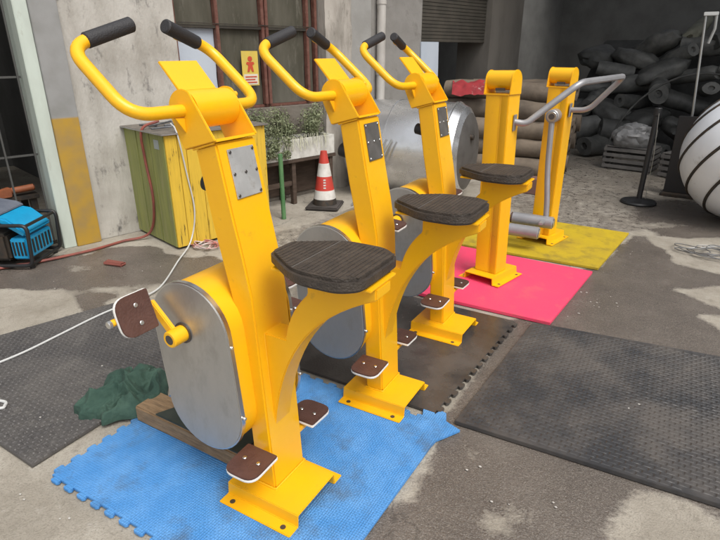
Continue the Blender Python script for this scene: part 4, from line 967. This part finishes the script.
def crate(loc, rz, label):
    c = empty('slat_crate', loc, rz, label, 'crate', 'crates at the foot of the dark pile')
    for x in (-0.3, 0.28):
        for y in (-0.2, 0.18): box('post', (x, y, 0), (x + 0.025, y + 0.025, 0.30), M_CRATE, c)
    for k in range(4):
        box('slat', (-0.31, -0.214, 0.02 + k * 0.075), (0.315, -0.201, 0.065 + k * 0.075), M_CRATE, c, 0.002); box('slat', (-0.31, 0.206, 0.02 + k * 0.075), (0.315, 0.219, 0.065 + k * 0.075), M_CRATE, c, 0.002)
        box('slat', (-0.314, -0.2, 0.02 + k * 0.075), (-0.301, 0.205, 0.065 + k * 0.075), M_CRATE, c, 0.002)
        box('slat', (0.306, -0.2, 0.02 + k * 0.075), (0.319, 0.205, 0.065 + k * 0.075), M_CRATE, c, 0.002)
    box('lid', (-0.3, -0.2, 0.3005), (0.305, 0.205, 0.312), M_CRATE, c)
M_CRATE = mat('grey_crate', (0.15, 0.14, 0.13), 0.8, color2=(0.10, 0.095, 0.09), nscale=6)
crate(hallpt(2.05, 0.3, 0), R(-10), 'grey slatted crate carrying the pale plastic bundle'); crate(hallpt(2.85, 0.15, 0), R(-25), 'grey slatted crate without anything on top')
tag(tube('thin_hoop', [hallpt(2.6 + 1.05 * math.cos(a_ * math.pi / 20), 0.62 + 0.30 * math.sin(a_ * math.pi / 20), 0.02 + 1.22 * math.sin(a_ * math.pi / 20)) for a_ in range(0, 21)], 0.014, M_DROLL, None, 8), 'thin dark hoop arching in front of the roll pile', 'hoop')
# small label box behind the stepper
o = box('small_carton', (0, 0, 0), (0.34, 0.2, 0.17), mat('carton_brown', (0.16, 0.085, 0.07), 0.8), None, 0.004); o.location = at(520, 193) + Vector((0, 0, 0.002)); o.rotation_euler = (0, 0, R(-3))
tag(o, 'small brown carton with white label behind the foot rollers', 'carton')
l_ = box('label', (0.19, -0.003, 0.03), (0.31, -0.0005, 0.14), M_CW, o)

# ================================================================== PORTABLE GENERATOR in the doorway
gb = at(24, 262); gen = empty('portable_generator', (gb.x - 0.05, gb.y + 0.02, 0.0), R(-8 + 38), 'blue and black portable engine machine in a tubular frame at the doorway', 'generator')
M_GB = mat('generator_blue', (0.010, 0.30, 0.55), 0.35, color2=(0.012, 0.24, 0.46), nscale=6); M_GD = mat('generator_slate', (0.10, 0.115, 0.15), 0.5, color2=(0.14, 0.155, 0.19), nscale=8)
for y in (-0.2, 0.2):
    tube('frame_tube', fillet([(-0.30, y, 0.03), (0.20, y, 0.03), (0.22, y, 0.34), (-0.32, y, 0.34), (-0.30, y, 0.032)], 0.05, 5), 0.014, M_BLACK, gen, 10)
for (x, z) in ((0.18, 0.03), (-0.28, 0.03), (0.2, 0.33), (-0.3, 0.33)): cyl('cross_tube', (x, -0.2, z), (x, 0.2, z), 0.012, M_BLACK, gen, 8)
box('engine_block', (-0.26, -0.16, 0.05), (0.02, 0.16, 0.26), M_DIRTY, gen, 0.02)
prism('blue_cover', [(-0.05, 0.40), (-0.28, 0.44), (-0.28, 0.38), (0.0, 0.35), (0.16, 0.24), (0.19, 0.27), (0.06, 0.38)], -0.17, 0.17, M_GB, gen, 'y', 0.012)
prism('slate_cover', [(-0.285, 0.448), (-0.05, 0.408), (0.0, 0.395), (0.0, 0.405), (-0.05, 0.43), (-0.285, 0.47)], -0.172, 0.172, M_GD, gen, 'y', 0.004)
box('grille_panel', (0.05, -0.17, 0.07), (0.17, 0.17, 0.23), M_GB, gen, 0.01)
for k in range(7): box('grille_slot', (0.1705, -0.145 + k * 0.044, 0.10), (0.174, -0.125 + k * 0.044, 0.205), M_BLACK, gen)
for k in range(4): box('grille_slot', (0.065 + k * 0.026, -0.174, 0.10), (0.079 + k * 0.026, -0.1705, 0.205), M_BLACK, gen)
cyl('exhaust', (-0.2, -0.05, 0.26), (-0.2, -0.05, 0.30), 0.06, M_DIRTY, gen, 14, 0.01)
for y in (-0.16, 0.16): cyl('rubber_foot', (0.17, y, 0.004), (0.17, y, 0.0185), 0.02, M_BLACK, gen, 10)
# low bench behind it with an orange tool, jar and red white box
bn = empty('low_bench', W0 + U * -1.25 + IN * 0.45, ROTW, 'low dark bench behind the blue engine machine', 'bench')
box('top', (0, 0, 0.34), (0.98, 0.4, 0.38), M_DIRTY, bn, 0.004)
for x in (0.02, 0.91):
    for y in (0.02, 0.33): box('leg', (x, y, 0), (x + 0.05, y + 0.05, 0.339), M_DIRTY, bn)
o = cyl('glass_jar', (0, 0, 0), (0, 0, 0.15), 0.06, M_GD, None, 18, 0.01); o.location = W0 + U * -0.60 + IN * 0.58 + Vector((0, 0, 0.382)); tag(o, 'grey jar standing on the low dark bench', 'jar')
cyl('lid', (0, 0, 0.1505), (0, 0, 0.175), 0.05, M_TIN, o, 18, 0.004)
o = empty('orange_tool', W0 + U * -0.62 + IN * 0.47 + Vector((0, 0, 0.382)), ROTW + R(0), 'orange brown tool lying on the low bench beside the jar', 'tool')
M_OR = mat('orange_brown', (0.32, 0.10, 0.04), 0.6, color2=(0.22, 0.07, 0.03), nscale=9)
prism('tool_body', round_poly([(0, 0.0), (0.15, 0.0), (0.15, 0.08), (0.0, 0.05)], [0.015] * 4, 3), -0.03, 0.03, M_OR, o, 'y', 0.006); cyl('tool_handle', (0.15, 0, 0.045), (0.33, 0, 0.055), 0.028, M_OR, o, 12, 0.008)
o = empty('paper_box', W0 + U * -1.16 + IN * 0.5 + Vector((0, 0, 0.381)), ROTW, 'white box with red edge standing on the low bench', 'box')
box('white_body', (0, 0, 0.041), (0.30, 0.2, 0.27), M_CW, o, 0.004); box('red_base', (-0.005, -0.005, 0), (0.33, 0.205, 0.04), M_CR, o, 0.004)
